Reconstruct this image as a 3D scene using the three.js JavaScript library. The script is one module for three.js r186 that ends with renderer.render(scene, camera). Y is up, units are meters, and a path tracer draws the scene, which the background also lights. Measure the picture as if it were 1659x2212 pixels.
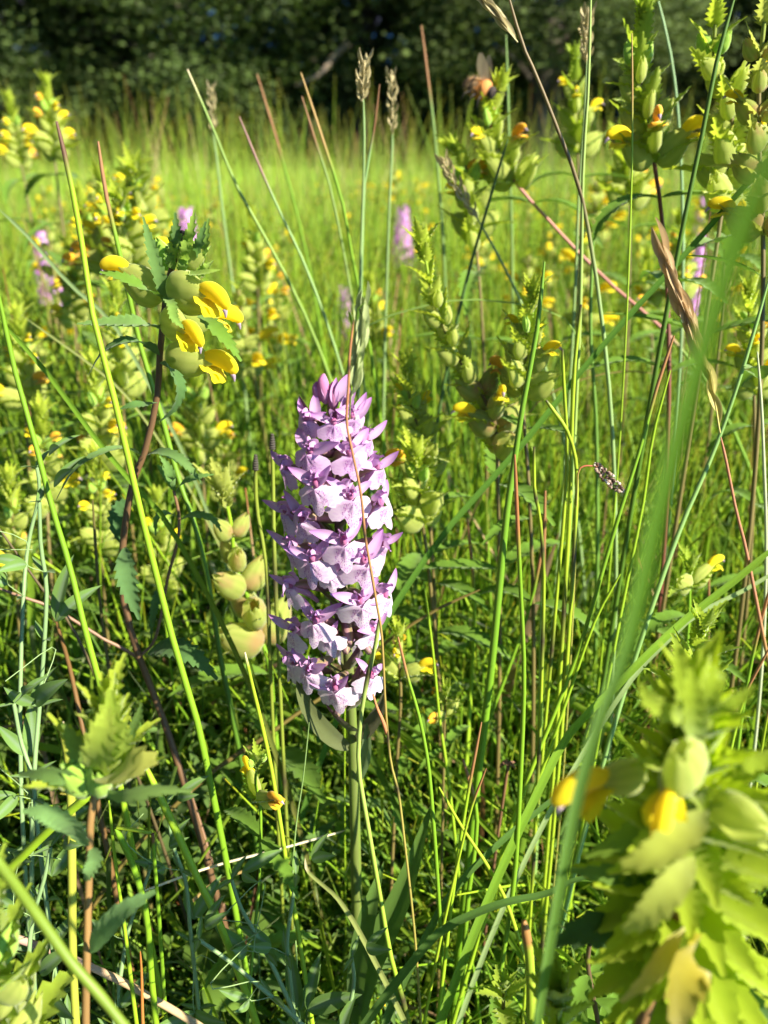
import * as THREE from 'three';
import { Sky } from 'three/addons/objects/Sky.js';
import { mergeGeometries } from 'three/addons/utils/BufferGeometryUtils.js';
import { ImprovedNoise } from 'three/addons/math/ImprovedNoise.js';

// ---------------------------------------------------------------- camera, sky, sun, exposure
const FOV = 66, PITCH = 24.4, EYE = 0.38;
const scene = new THREE.Scene();
const camera = new THREE.PerspectiveCamera(FOV, 768 / 1024, 0.01, 300);
camera.position.set(0, EYE, 0);
camera.rotation.set(-PITCH * Math.PI / 180, 0, 0);
camera.focus = 0.207;
camera.userData.fStop = 14;
camera.updateMatrixWorld(true);

const SUN = new THREE.Vector3(0.72, 0.57, 0.42).normalize();
const sky = new Sky(); sky.name = 'sky'; sky.scale.setScalar(250);
sky.userData.kind = 'structure'; sky.userData.label = 'blue summer sky seen through gaps in the trees'; 
Object.assign(sky.material.uniforms.turbidity, { value: 5 });
sky.material.uniforms.rayleigh.value = 0.55;
sky.material.uniforms.mieCoefficient.value = 0.004;
sky.material.uniforms.sunPosition.value.copy(SUN);
scene.add(sky);
scene.environmentIntensity = 0.1;
const sun = new THREE.DirectionalLight(0xfff2dc, 5); sun.name = 'sun';
sun.position.copy(SUN).multiplyScalar(40); sun.castShadow = true; sun.shadow.mapSize.set(4096, 4096);
Object.assign(sun.shadow.camera, { left: -20, right: 20, top: 20, bottom: -20, near: 1, far: 100 });
sun.shadow.camera.updateProjectionMatrix();
scene.add(sun, sun.target);
const renderer = new THREE.WebGLRenderer({ antialias: true });
renderer.toneMapping = THREE.LinearToneMapping;
renderer.toneMappingExposure = 2.7;
renderer.shadowMap.enabled = true;

// ---------------------------------------------------------------- helpers
const V = (x, y, z) => new THREE.Vector3(x, y, z);
const mulberry = a => () => { a |= 0; a = a + 0x6D2B79F5 | 0; let t = Math.imul(a ^ a >>> 15, 1 | a); t = t + Math.imul(t ^ t >>> 7, 61 | t) ^ t; return ((t ^ t >>> 14) >>> 0) / 4294967296; };
let R = mulberry(7);
const rr = (a, b) => a + (b - a) * R();
const clamp = (x, a = 0, b = 1) => Math.min(b, Math.max(a, x));
const smooth = (a, b, x) => { const t = clamp((x - a) / (b - a)); return t * t * (3 - 2 * t); };
const mixc = (a, b, t) => [0, 1, 2].map(i => a[i] + (b[i] - a[i]) * t);
const noise = new ImprovedNoise();
const TAN = Math.tan(FOV * Math.PI / 360), PXU = 1106 / TAN, CP = Math.cos(PITCH * Math.PI / 180), SP = Math.sin(PITCH * Math.PI / 180);
// the place at horizontal distance d (metres) that the photograph (1659 x 2212) shows at x, y
function at(x, y, d) {
  const a = (x - 829.5) / PXU, b = -(y - 1106) / PXU;
  const dir = V(a, b * CP - SP, -(CP + b * SP));
  return V(0, EYE, 0).addScaledVector(dir, d / -dir.z);
}
const axial = p => (EYE - p.y) * SP - p.z * CP;
const pxm = p => axial(p) / PXU;                       // metres per pixel at p
function project(p) { const z = axial(p), u = (p.y - EYE) * CP - p.z * SP; return [829.5 + p.x / z * PXU, 1106 - u / z * PXU, z]; }

const used = new Map();
function numbered(n) { const k = used.get(n) || 0; used.set(n, k + 1); return k ? `${n}_${String(k).padStart(3, '0')}` : n; }
function tag(o, label, category, group, kind) {
  o.name = numbered(o.name); if (label) o.userData.label = label;
  if (category) o.userData.category = category; if (group) o.userData.group = group; if (kind) o.userData.kind = kind;
  o.traverse(c => { if (c.isMesh) { c.castShadow = c.receiveShadow = true; } });
  if (!o.parent) scene.add(o); return o;
}
function group(name, p) { const g = new THREE.Group(); g.name = name; if (p) g.position.copy(p); return g; }
function part(name, geo, mat, parent) { const m = new THREE.Mesh(geo, mat); m.name = name; parent.add(m); return m; }

function build(pos, idx, col, uv) {
  const g = new THREE.BufferGeometry();
  g.setAttribute('position', new THREE.Float32BufferAttribute(pos, 3));
  g.setAttribute('color', new THREE.Float32BufferAttribute(col, 3));
  g.setAttribute('uv', new THREE.Float32BufferAttribute(uv || new Array(pos.length / 3 * 2).fill(0), 2));
  g.setIndex(idx); g.computeVertexNormals(); return g;
}
const asFn = c => typeof c === 'function' ? c : () => c;
// tube along points; radius(t), colour(t, angle)
function tube(P, radius, colour, sides = 7, segs = 24, flat = 1) {
  const c = new THREE.CatmullRomCurve3(P, false, 'centripetal'), rf = asFn(radius), cf = asFn(colour), pos = [], col = [], idx = [];
  const ref = V(0.31, 0.11, 0.94).normalize();
  for (let i = 0; i <= segs; i++) {
    const t = i / segs, p = c.getPoint(t), T = c.getTangent(t), a = V().crossVectors(T, ref).normalize(), b = V().crossVectors(T, a), r = rf(t);
    for (let k = 0; k < sides; k++) {
      const w = k / sides * 2 * Math.PI, cw = Math.cos(w) * r, sw = Math.sin(w) * r * flat;
      pos.push(p.x + a.x * cw + b.x * sw, p.y + a.y * cw + b.y * sw, p.z + a.z * cw + b.z * sw); col.push(...cf(t, w));
    }
  }
  for (let i = 0; i < segs; i++) for (let k = 0; k < sides; k++) {
    const a = i * sides + k, b = i * sides + (k + 1) % sides; idx.push(a, b, a + sides, b, b + sides, a + sides);
  }
  for (const [o, e] of [[0, 0], [segs * sides, 1]]) for (let k = 1; k < sides - 1; k++) e ? idx.push(o, o + k, o + k + 1) : idx.push(o, o + k + 1, o + k);
  return build(pos, idx, col);
}
const lance = t => Math.pow(Math.sin(Math.PI * Math.pow(clamp(t, 0.001, 0.999), 0.72)), 0.85);
const bladeProfile = t => Math.min(1, 0.55 + t * 3) * Math.pow(1 - t, 0.55);
// leaf along points; W half width, o: up, teeth, depth, fold, profile, quilt, colour(t, side), twist, wave
function leaf(P, W, o = {}) {
  const c = P.length > 1 ? new THREE.CatmullRomCurve3(P, false, 'centripetal') : null;
  const N = o.teeth ? o.teeth * 2 : o.n || 14, K = o.k || 2, prof = o.profile || lance, cf = asFn(o.colour || [.1, .2, .03]), up = o.up || V(0, 1, 0.001);
  const L = c.getLength(), pos = [], col = [], idx = [], uv = [], fold = o.fold ?? 0.25, ph = o.phase || 0;
  for (let i = 0; i <= N; i++) {
    const t = i / N, p = c.getPoint(t), T = c.getTangent(t);
    let S = V().crossVectors(T, up); if (S.lengthSq() < 1e-6) S.set(1, 0, 0); S.normalize();
    if (o.twist) S.applyAxisAngle(T, o.twist * t);
    const n = V().crossVectors(S, T);
    const w = W * prof(t), odd = i % 2;
    for (let j = 0; j <= 2 * K; j++) {
      const k = j - K, f = k / K, edge = Math.abs(k) === K;
      let x = f * w, z = Math.abs(f) * fold * w, fwd = 0;
      if (o.teeth) {
        if (edge) { if (odd) fwd = L / N * 0.75; else x *= 1 - (o.depth ?? 0.3); }
        else if (k) z += (odd ? 1 : -1) * (o.quilt ?? 0.05) * w;
      }
      if (o.wave) z += Math.sin(t * o.wave[1] + f * 2 + ph) * o.wave[0] * w * Math.abs(f);
      if (o.cup) z += (o.cup) * w * f * f;
      pos.push(p.x + S.x * x + n.x * z + T.x * fwd, p.y + S.y * x + n.y * z + T.y * fwd, p.z + S.z * x + n.z * z + T.z * fwd);
      col.push(...cf(t, f)); uv.push(f * .5 + .5, t);
    }
  }
  const M = 2 * K + 1;
  for (let i = 0; i < N; i++) for (let k = 0; k < M - 1; k++) { const a = i * M + k; idx.push(a, a + M, a + 1, a + 1, a + M, a + M + 1); }
  return build(pos, idx, col, uv);
}
// leaf of length 1 along +z, face +y, tip bent by `bend`
function unitLeaf(bend, W, o = {}) {
  const P = []; for (let i = 0; i <= 5; i++) { const t = i / 5, a = bend * t; P.push(V((o.sway || 0) * t * t, -t * Math.sin(a) * 0.6, t * Math.cos(a * 0.7))); }
  return leaf(P, W, { up: V(0, 1, 0), ...o });
}
function aim(o, dir, up = V(0, 1, 0.01)) {          // +z along dir, +y towards up
  const z = dir.clone().normalize(), x = V().crossVectors(up, z).normalize(), y = V().crossVectors(z, x);
  o.quaternion.setFromRotationMatrix(new THREE.Matrix4().makeBasis(x, y, z)); return o;
}
const toGround = P => {                                // carries a path on down to the ground
  const q = P[P.length - 1].clone(), d = q.clone().sub(P[P.length - 2]).normalize(); if (d.y > -0.2) d.y = -0.2;
  for (let i = 0; q.y > -0.01 && i < 40; i++) { d.lerp(V(0, -1, 0), 0.2).normalize(); q.addScaledVector(d, 0.03); P.push(q.clone()); }
  return P;
};
const vary = (f, s) => { const b = asFn(f), o = rr(0, 99); return (t, k) => { const c = b(t, k), n = 1 + s * noise.noise(t * 9 + o, (k || 0) * 2.1, o); return [c[0] * n, c[1] * n, c[2] * n]; }; };

// ---------------------------------------------------------------- materials
const sheet = (through, coat, o = {}) => new THREE.MeshPhysicalMaterial({ color: 0xffffff, vertexColors: true, roughness: 1, transmission: through, thickness: 0, clearcoat: coat, clearcoatRoughness: 0.38, specularIntensity: 0.35, side: THREE.DoubleSide, ...o });
const M = {
  leaf: sheet(0.42, 0.09, { clearcoatRoughness: .45 }), blade: sheet(0.45, 0.1), bract: sheet(0.62, 0.03), petal: sheet(0.36, 0.03, { color: new THREE.Color(.80, .78, .80) }), yellow: sheet(0.42, 0.02), vetch: sheet(0.32, 0.1, { clearcoatRoughness: 0.5 }),
  near: sheet(.55, 0, { specularIntensity: .3 }), stem: new THREE.MeshPhysicalMaterial({ vertexColors: true, roughness: 0.5, specularIntensity: 0.8, transmission: 0 }),
  dull: new THREE.MeshStandardMaterial({ vertexColors: true, roughness: 0.9 }),
  straw: sheet(0.35, 0.1),
  wing: new THREE.MeshPhysicalMaterial({ color: 0xd8c8a8, roughness: 0.35, transmission: 0.75, thickness: 0, side: THREE.DoubleSide }),
};
const C = {
  green: [.15, .30, .014], lime: [.25, .41, .018], dark: [.07, .16, .012], blue: [.16, .27, .12], yellow: [.28, .40, .02], olive: [.16, .17, .03], brown: [.17, .085, .035], red: [.27, .14, .06], pink: [.45, .2, .15],
  tan: [.52, .38, .2], straw: [.7, .6, .36], calyx: [.60, .68, .16], bract: [.52, .65, .05], corolla: [.92, .80, .016], leaf: [.14, .28, .025], lilac: [.70, .40, .74], vetch: [.15, .28, .06],
};

// ---------------------------------------------------------------- ground
{
  const s = 512, d = new Uint8Array(s * s * 4); const rg = mulberry(3);
  for (let i = 0; i < s * s; i++) {
    const x = i % s, y = i / s | 0; let n = 0;
    for (const [f, a] of [[8, .5], [32, .3], [96, .25]]) n += a * noise.noise(Math.cos(x / s * 6.283) * f * .16 + 9, Math.sin(x / s * 6.283) * f * .16, y / s * f + (y > s / 2 ? 0 : 0));
    const v = clamp(.5 + n * .7 + (rg() - .5) * .3);
    d[i * 4] = 30 + 55 * v; d[i * 4 + 1] = 32 + 52 * v; d[i * 4 + 2] = 14 + 22 * v; d[i * 4 + 3] = 255;
  }
  const tx = new THREE.DataTexture(d, s, s); tx.colorSpace = THREE.SRGBColorSpace; tx.wrapS = tx.wrapT = THREE.RepeatWrapping; tx.magFilter = THREE.LinearFilter; tx.repeat.set(400, 400); tx.needsUpdate = true;
  const g = new THREE.PlaneGeometry(200, 200, 1, 1); g.rotateX(-Math.PI / 2);
  const m = new THREE.Mesh(g, new THREE.MeshStandardMaterial({ map: tx, roughness: 1 })); m.name = 'ground'; m.position.y = -0.004;
  tag(m, 'dark mossy soil under the meadow plants', null, null, 'structure');
}

// ---------------------------------------------------------------- trees at the meadow's edge
function leafClump(n, spread, size, seed) {
  const r = mulberry(seed), gs = [];
  for (let i = 0; i < n; i++) {
    const g = unitLeaf(r() * .8, .3 + r() * .12, { n: 3, k: 1, fold: .2 }); const o = new THREE.Object3D();
    o.position.set((r() - .5) * 2 * spread, (r() - .5) * 1.3 * spread, (r() - .5) * 2 * spread); o.rotation.set(r() * 1.6 - .4, r() * 6.28, r() * 1.2 - .6); o.scale.setScalar(size * (.6 + r() * .7)); o.updateMatrix();
    const v = .85 + r() * .3, c = g.attributes.color; for (let k = 0; k < c.count; k++) c.setXYZ(k, v, v, v);
    g.applyMatrix4(o.matrix); gs.push(g);
  }
  return mergeGeometries(gs);
}
const treeLeaf = sheet(0.36, 0.12, { clearcoatRoughness: 0.45 });
const clumps = [leafClump(16, .2, .085, 11), leafClump(16, .24, .075, 12)];
function instanced(name, geo, mat, list) {
  const im = new THREE.InstancedMesh(geo, mat, list.length); im.name = name;
  list.forEach(([m, c], i) => { im.setMatrixAt(i, m); im.setColorAt(i, new THREE.Color(c[0], c[1], c[2])); });
  im.castShadow = im.receiveShadow = true; return im;
}
const O = new THREE.Object3D();
function tree(label, x, d, h, spread, tint, seed, boughs, low = .6, per = 46) {
  const r = mulberry(seed), t = group('tree', V(x, 0, -d)), base = V(0, 0, 0), list = [];
  const lean = (r() - .5) * .8, trunk = [V(0, -.1, 0), V(lean * .2, h * .3, 0), V(lean * .6, h * .6, .1), V(lean, h * .9, 0)];
  const bark = vary([.10, .085, .065], .5);
  part('trunk', tube(trunk, u => (.02 + .035 * (1 - u)) * h * .62, bark, 10, 14), M.dull, t);
  const tc = new THREE.CatmullRomCurve3(trunk);
  for (let i = 0; i < boughs; i++) {
    const y = low + (h - low) * Math.pow(r(), 1.25), f = y / h, a = r() * 6.283, rad = spread * (f < .25 ? .75 + f : 1.05 - Math.pow(f, 2.2)) * (.55 + .5 * r());
    const q = V(Math.cos(a) * rad, y, Math.sin(a) * rad), s = tc.getPoint(clamp(f * .75));
    if (i % 3 === 0) part('limb', tube([s, s.clone().lerp(q, .5).add(V(0, .25, 0)), q], u => .06 * (1 - u * .85), bark, 6, 8), M.dull, t);
    const br = .45 + r() * .55, tone = .86 + r() * .28;
    for (let k = 0; k < per; k++) {
      const b = r() * 6.283, c = Math.acos(2 * r() - 1), e = br * Math.cbrt(r());
      O.position.set(q.x + Math.sin(c) * Math.cos(b) * e * 1.25, q.y + Math.cos(c) * e * .6, q.z + Math.sin(c) * Math.sin(b) * e * 1.25);
      O.rotation.set(r() * .8 - .4, r() * 6.28, r() * .8 - .4); O.scale.setScalar(.75 + r() * .6); O.updateMatrix();
      const v = tone * (.85 + r() * .3); list.push([O.matrix.clone(), [tint[0] * v, tint[1] * v, tint[2] * v]]);
    }
  }
  const crown = instanced('crown', clumps[seed % 2], treeLeaf, list); crown.userData.kind = 'stuff'; t.add(crown);
  return tag(t, label, 'tree', null);
}
const TG = [[.085, .145, .026], [.105, .17, .034], [.08, .138, .026], [.115, .175, .04]];
const treeRows = [
  ['broad tree with pale sunlit boughs at the far left meadow edge', -6.6, 13.5, 7.5, 2.9, 1, 150, .9],
  ['tree with drooping dark boughs behind the left yellow flower spikes', -3.1, 14.2, 8, 2.6, 0, 130, .75],
  ['dense dark tree above the tall crossing rush stems', -.4, 15, 8, 2.3, 0, 110, 1.3],
  ['pale leaved tree with sunlit sprays above the bumblebee', 2.4, 13.6, 7.5, 2.3, 3, 110, 1.45],
  ['deep shaded tree behind the leaning dry grass stem', 5.0, 16, 8.5, 2.4, 2, 100, 1.6],
  ['dark tree at the meadow edge behind the right flower spikes', 8.2, 14.6, 8, 2.8, 2, 130, .8],
];
treeRows.forEach(([l, x, d, h, s, c, n, low], i) => tree(l, x, d, h, s, TG[c], 40 + i, n, low));
{ // the unbroken wood behind
  const r = mulberry(99), list = [];
  for (let i = 0; i < 6700; i++) {
    const x = (r() - .5) * 44, y = i < 1500 ? r() * 2 : Math.pow(r(), 1.2) * 9; if (Math.hypot(x + 7.7, y - 3.35) < .34 || Math.hypot(x + 8.6, y - 4.5) < .45) continue;
    O.position.set(x, y, -19 - r() * 4); O.rotation.set(r(), r() * 6.28, r()); O.scale.setScalar(2.4 + r() * 1.6); O.updateMatrix();
    const v = .85 + r() * .3; list.push([O.matrix.clone(), [.08 * v, .137 * v, .026 * v]]);
  }
  tag(instanced('woodland', clumps[0], treeLeaf, list), 'dark woodland behind the trees at the meadow edge', null, null, 'stuff');
}
{ // bare pale branch hanging out of the dark tree
  const b = part('branch', tube([at(752, 92, 13), at(715, 130, 13), at(690, 160, 12.9), at(640, 185, 13)].map(p => p.sub(V(.3, 1, -13))), t => .05 - .03 * t, vary([.3, .24, .17], .5), 8, 16), M.dull, group('x'));
  b.removeFromParent(); b.position.set(.3, 1, -13); b.name = 'bare_branch'; tag(b, 'bare pale grey branch hanging at a slant before the dark trees', 'branch');
}

// ---------------------------------------------------------------- meadow stuff
const keepClear = [[835, 430, 905, 560, 1.33], [50, 480, 125, 610, 1.2], [378, 440, 425, 510, 1.12], [722, 615, 762, 690, .98], [150, 370, 360, 600, .41], [860, 500, 1110, 960, .28], [840, 780, 950, 1200, .27], [90, 180, 140, 280, .6], [1000, 330, 1060, 520, .39], [1520, 0, 1659, 480, .29], [580, 790, 890, 1570, .2], [160, 450, 540, 930, .235], [425, 1030, 625, 1530, .25], [720, 1500, 800, 1850, .19], [240, 900, 330, 1500, .21], [1000, 160, 1110, 460, .45], [1290, 30, 1470, 300, .33], [850, 500, 1120, 960, .28], [1180, 780, 1360, 1080, .21], [1090, 620, 1210, 860, .27], [1420, 560, 1600, 980, .21]];
const blocks = P => { for (const p of P) { const [x, y, z] = project(p); if (z < .09) return true; for (const b of keepClear) if (-p.z < b[4] && x > b[0] && x < b[2] && y > b[1] && y < b[3]) return true; } return false; };
const hmax = d => d < .12 ? .07 : d < .2 ? .07 + (d - .12) * 1.1 : d < .3 ? .158 + (d - .2) * 1.05 : d < .5 ? .263 + (d - .3) * .28 : d < 1 ? .319 + (d - .5) * .09 : Math.max(.285, .364 - (d - 1) * .02);
const white = t => t > .93 ? [.9, .75, .6] : [1, 1, 1], stemTip = t => t > .955 ? [.75, .45, .3] : [1, 1, 1];
const bows = [.02, .1, .2, .34], bends = [.12, .3, .6, .85];
const stemLod = (sides, segs) => bows.map(b => tube([V(0, 0, 0), V(b * .15, .35, 0), V(b * .5, .7, b * .1), V(b, 1, b * .3)], t => .0045 * (1.05 - t * .85), stemTip, sides, segs));
const bladeLod = (n, K) => bends.map((b, i) => leaf([V(0, 0, 0), V(0, .4, b * .12), V(0, .75 - b * .1, b * .5), V(0, 1 - b * .45, b)], .0085, { up: V(0, 0, 1), profile: bladeProfile, n, k: K, fold: .45, colour: white, twist: i * .35 }));
const stemGeos = [stemLod(5, 9), stemLod(4, 6), stemLod(3, 3)], bladeGeos = [bladeLod(9, 1), bladeLod(6, 1), bladeLod(4, .5)];
// many copies of a few shapes, tinted one by one, joined into one mesh
function joined(name, mat, list) {                       // list of [geometry, matrix, tint]
  let nv = 0, ni = 0; for (const [g] of list) { nv += g.attributes.position.count; ni += g.index.count; }
  const pos = new Float32Array(nv * 3), nor = new Float32Array(nv * 3), col = new Float32Array(nv * 3), idx = new Uint32Array(ni), v = V(), nm = new THREE.Matrix3(); let o = 0, k = 0;
  for (const [g, m, c] of list) {
    const p = g.attributes.position, n = g.attributes.normal, q = g.attributes.color, ix = g.index; nm.getNormalMatrix(m);
    for (let i = 0; i < p.count; i++) {
      const e = (o + i) * 3; v.fromBufferAttribute(p, i).applyMatrix4(m); pos[e] = v.x; pos[e + 1] = v.y; pos[e + 2] = v.z;
      v.fromBufferAttribute(n, i).applyMatrix3(nm).normalize(); nor[e] = v.x; nor[e + 1] = v.y; nor[e + 2] = v.z;
      col[e] = q.getX(i) * c[0]; col[e + 1] = q.getY(i) * c[1]; col[e + 2] = q.getZ(i) * c[2];
    }
    for (let i = 0; i < ix.count; i++) idx[k++] = ix.getX(i) + o;
    o += p.count;
  }
  const g = new THREE.BufferGeometry();
  g.setAttribute('position', new THREE.BufferAttribute(pos, 3)); g.setAttribute('normal', new THREE.BufferAttribute(nor, 3)); g.setAttribute('color', new THREE.BufferAttribute(col, 3)); g.setIndex(new THREE.BufferAttribute(idx, 1));
  const m = new THREE.Mesh(g, mat); m.name = name; return m;
}
const grassLists = { rush: [], blade: [], litter: [] };
{
  R = mulberry(21);
  const bands = [[.1, .2, 4600], [.2, .4, 10500], [.4, .8, 16000], [.8, 1.6, 19000], [1.6, 3.2, 22000], [3.2, 6.4, 28000], [6.4, 13.2, 36000]];
  bands.push([.18, .55, 5200, 1]);
  for (const [d0, d1, n, only] of bands) for (let i = 0; i < n; i++) {
    const d = Math.sqrt(rr(d0 * d0, d1 * d1)), x = (only ? rr(.06, 1) : rr(-1, 1)) * (d * .56 + .12);
    const leftLeafy = d < .5 && x < -.02, k = R() * 4 | 0, rush = R() < (d > .8 ? .55 : leftLeafy ? .25 : .55);
    const patch = .5 + .5 * noise.noise(x * 3 / (1 + d * .3), d * 3 / (1 + d * .3), 3);
    let h = hmax(d) * (.45 + .6 * Math.pow(R(), 1.3)) * (.8 + .3 * patch); if (d > 1.1 && rush && R() < (d > 3 ? .07 : .16)) h = d > 3 ? rr(.34, .46) : rr(.36, .49); if (d < .8 && R() < .3) h *= .6;
    const wide = (rush ? rr(.65, 1.25) : rr(.6, 1.5)) * (d < .3 ? .8 : 1) * (d > 3 ? 1 + (d - 3) * .12 : 1) * (.3 / Math.max(h, .12)) ;
    O.position.set(x, -.004, -d); O.rotation.set(rr(-.16, .16), R() * 6.283, rr(-.16, .16)); if (d < .6 && R() < .12) O.rotation.set(rr(-.9, .9), R() * 6.28, rr(-.9, .9));
    O.scale.set(h * wide, h, rush ? h * wide : h); O.updateMatrix();
    if (d < 1.35) { const e = [.35, .6, .8, .92, 1].map(t => V(0, t, 0).applyMatrix4(O.matrix)); if (blocks(e)) continue; }
    const u = R(), base = d > 1.5 ? (R() < .2 ? mixc([.08, .17, .015], [.2, .33, .02], u) : R() < .1 ? mixc([.3, .24, .1], [.55, .5, .25], u) : mixc([.21, .42, .03], [.34, .52, .06], u)) : u < .6 ? mixc(C.green, C.lime, R()) : u < .84 ? mixc(C.dark, C.green, R()) : u < .975 ? mixc(C.lime, C.yellow, R()) : mixc(C.brown, C.tan, R());
    const v = (.75 + .5 * R()) * (d > 1 ? .78 + .45 * patch : 1); const lod = d < .4 ? 0 : d < 1.6 ? 1 : 2; (rush ? grassLists.rush : grassLists.blade).push([(rush ? stemGeos : bladeGeos)[lod][k], O.matrix.clone(), [base[0] * v, base[1] * v, base[2] * v]]);
  }
  for (let i = 0; i < 1500; i++) { const d = .1 + 1.1 * R() * R(), x = rr(-1, 1) * (d * .56 + .1), h = rr(.05, .14); O.position.set(x, rr(.0, .35) * hmax(d), -d); O.rotation.set(rr(.9, 1.6), R() * 6.28, rr(-.4, .4), 'YXZ'); O.scale.set(h * .7, h, h); O.updateMatrix(); if (blocks([.1, .5, .9].map(t => V(0, t, 0).applyMatrix4(O.matrix)))) continue; const c = mixc([.16, .10, .05], [.46, .38, .2], R()); grassLists.litter.push([bladeGeos[1][i % 4], O.matrix.clone(), c]); } O.rotation.order = 'XYZ';
  tag(joined('litter', M.straw, grassLists.litter), 'dead brown and straw coloured blades fallen among the green grass', null, null, 'stuff');
  tag(joined('rushes', M.stem, grassLists.rush), 'round green rush stems crowding the whole meadow', null, null, 'stuff');
  tag(joined('grass', M.blade, grassLists.blade), 'flat green grass blades crowding the whole meadow', null, null, 'stuff');
}
{ // low leafy undergrowth
  R = mulberry(31);
  const sprig = (seed, W, teeth, n) => { const r = mulberry(seed), gs = [tube([V(0, 0, 0), V(.05, .5, 0), V(0, 1, .05)], .012, [.8, .75, .5], 3, 3)];
    for (let i = 0; i < n; i++) { const g = unitLeaf(.4 + r() * .9, W, teeth ? { teeth, k: 1, depth: .3, colour: [1, 1, 1] } : { n: 4, k: 1, colour: [1, 1, 1] }), o = new THREE.Object3D(); o.position.y = .25 + .75 * i / n; o.rotation.set(-.7 * r(), i * 2.4, 0, 'YXZ'); o.scale.setScalar(.45 + .3 * r()); o.updateMatrix(); g.applyMatrix4(o.matrix); gs.push(g); }
    return mergeGeometries(gs); };
  const kinds = [[sprig(1, .14, 5, 7), C.leaf, 'serrated', 1000], [sprig(2, .13, 0, 8), C.vetch, 'narrow bluish', 900], [sprig(3, .3, 0, 6), [.14, .26, .03], 'rounded', 800]];
  kinds.forEach(([g, c, w, count], k) => {
    const list = [];
    for (let i = 0; i < count; i++) {
      const d = .09 + 1.3 * Math.pow(R(), 1.5), x = rr(-1, 1) * (d * .56 + .1); const right = x > .02; if (right && R() < .8) continue;
      const h = rr(.022, .05);
      O.position.set(x, R() * Math.min(.16, hmax(d) * (x < 0 ? .8 : .45)), -d); O.rotation.set(rr(-.6, .6), R() * 6.28, rr(-.6, .6)); O.scale.set(h * .8, h, h * .8); O.updateMatrix();
      const e = [.3, .6, 1].map(t => V(0, t, 0).applyMatrix4(O.matrix)); if (d < .4 && blocks(e)) continue;
      const v = rr(.6, 1.25); list.push([g, O.matrix.clone(), [c[0] * v, c[1] * v, c[2] * v]]);
    }
    tag(joined('undergrowth', M.leaf, list), `low undergrowth of ${w} leaves under the flowers`, null, null, 'stuff');
  });
}
// ---------------------------------------------------------------- stems and blades that can be told apart
// P: [x, y, d] tip first, in pixels of the photograph and metres of distance; w: width in pixels
function stemThing(name, label, category, P, w, o = {}) {
  let pts = P.map(p => at(...p)); if (o.ground !== false) pts = toGround(pts);
  const mid = pts[Math.min(P.length - 1, P.length >> 1)], W = w * pxm(mid) / 2, base = pts[pts.length - 1].clone();
  pts = pts.reverse().map(p => p.sub(base));
  const c0 = o.c || C.green, tip = o.tip, n = o.segs || 30, jo = o.joints, tf = o.tipAt ?? .93;
  const cf = vary(t => { let c = c0; if (o.c2) c = mixc(c0, o.c2, smooth(o.mix ? o.mix[0] : .4, o.mix ? o.mix[1] : .8, t)); if (tip && t > tf) c = tip; if (jo && (t * jo) % 1 < .07) c = [.05, .04, .02]; return c; }, o.rough ?? .18);
  const taper = o.taper ?? .55, wo = rr(0, 50), rf = t => (1 + .07 * noise.noise(t * 14 + wo, 1.5, 2.5)) * W * (1.12 - taper * Math.pow(t, 2.2)) * (t > .985 ? .55 : 1) * (jo && (t * jo) % 1 < .1 ? 1.18 : 1);
  const flat = o.flat;
  const g = flat ? leaf(pts, W * 1.05, { up: o.up || V(.2, .15, 1), profile: o.prof || (t => Math.min(1, .7 + t * 2) * Math.pow(1 - t, o.point ?? .3)), n, k: 2, fold: o.fold ?? .3, colour: (t, f) => { const c = cf(t, 0), e = Math.abs(f) === 0 ? 1.12 : 1; return [c[0] * e, c[1] * e, c[2] * e]; } }) : tube(pts, rf, cf, o.sides || 9, n);
  const m = flat ? (o.m || M.blade) : (o.m || M.stem);
  if (!o.group) { const r = new THREE.Mesh(g, m); r.name = name; r.position.copy(base); return tag(r, label, category); }
  const r = group(name, base); part(flat ? 'blade' : 'stem', g, m, r); r.userData.base = base; return r;
}
const rush = (label, P, w, o) => stemThing('rush_plant', label, 'rush stem', P, w, o);
const blade = (label, P, w, o) => stemThing('grass_plant', label, 'grass blade', P, w, { flat: true, ...o });
const browntip = { tip: [.3, .15, .06] };
R = mulberry(51);
rush('long thick rush stem sweeping down in front of the big left yellow flower spike', [[122, 262, .2], [150, 380, .2], [180, 545, .2], [200, 678, .198], [240, 833, .196], [280, 1003, .194], [305, 1110, .192], [340, 1251, .19], [380, 1406, .186], [425, 1556, .183], [450, 1670, .18]], 16, { c: C.green, c2: C.lime, tip: [.13, .07, .04], tipAt: .935 });
rush('rush stem with red tip just right of the long sweeping rush', [[212, 305, .25], [227, 410, .25], [260, 553, .25], [285, 668, .25], [305, 753, .25], [350, 903, .248], [385, 1033, .245], [420, 1130, .24], [450, 1256, .236], [475, 1416, .23], [505, 1560, .225]], 13, { c: C.dark, c2: C.green, tip: C.red });
blade('long dark blade crossing down from the left edge to the flower spike stem', [[-15, 675, .21], [100, 803, .21], [200, 938, .21], [285, 1042, .21], [345, 1106, .21], [420, 1230, .21]], 13, { c: C.olive, c2: C.green, point: .12 });
rush('rush stem rising along the left edge below the long dark blade', [[-6, 620, .19], [30, 793, .19], [75, 953, .188], [115, 1106, .186], [150, 1221, .184], [185, 1366, .18], [215, 1476, .178], [240, 1600, .175]], 15, { c: C.lime, c2: C.green });
blade('pale arching blade at the upper left edge over the far lilac spike', [[-10, 445, .32], [55, 505, .32], [95, 550, .32], [150, 613, .32], [235, 688, .32], [300, 790, .32]], 9, { c: [.24, .36, .14], point: .1 });
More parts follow.
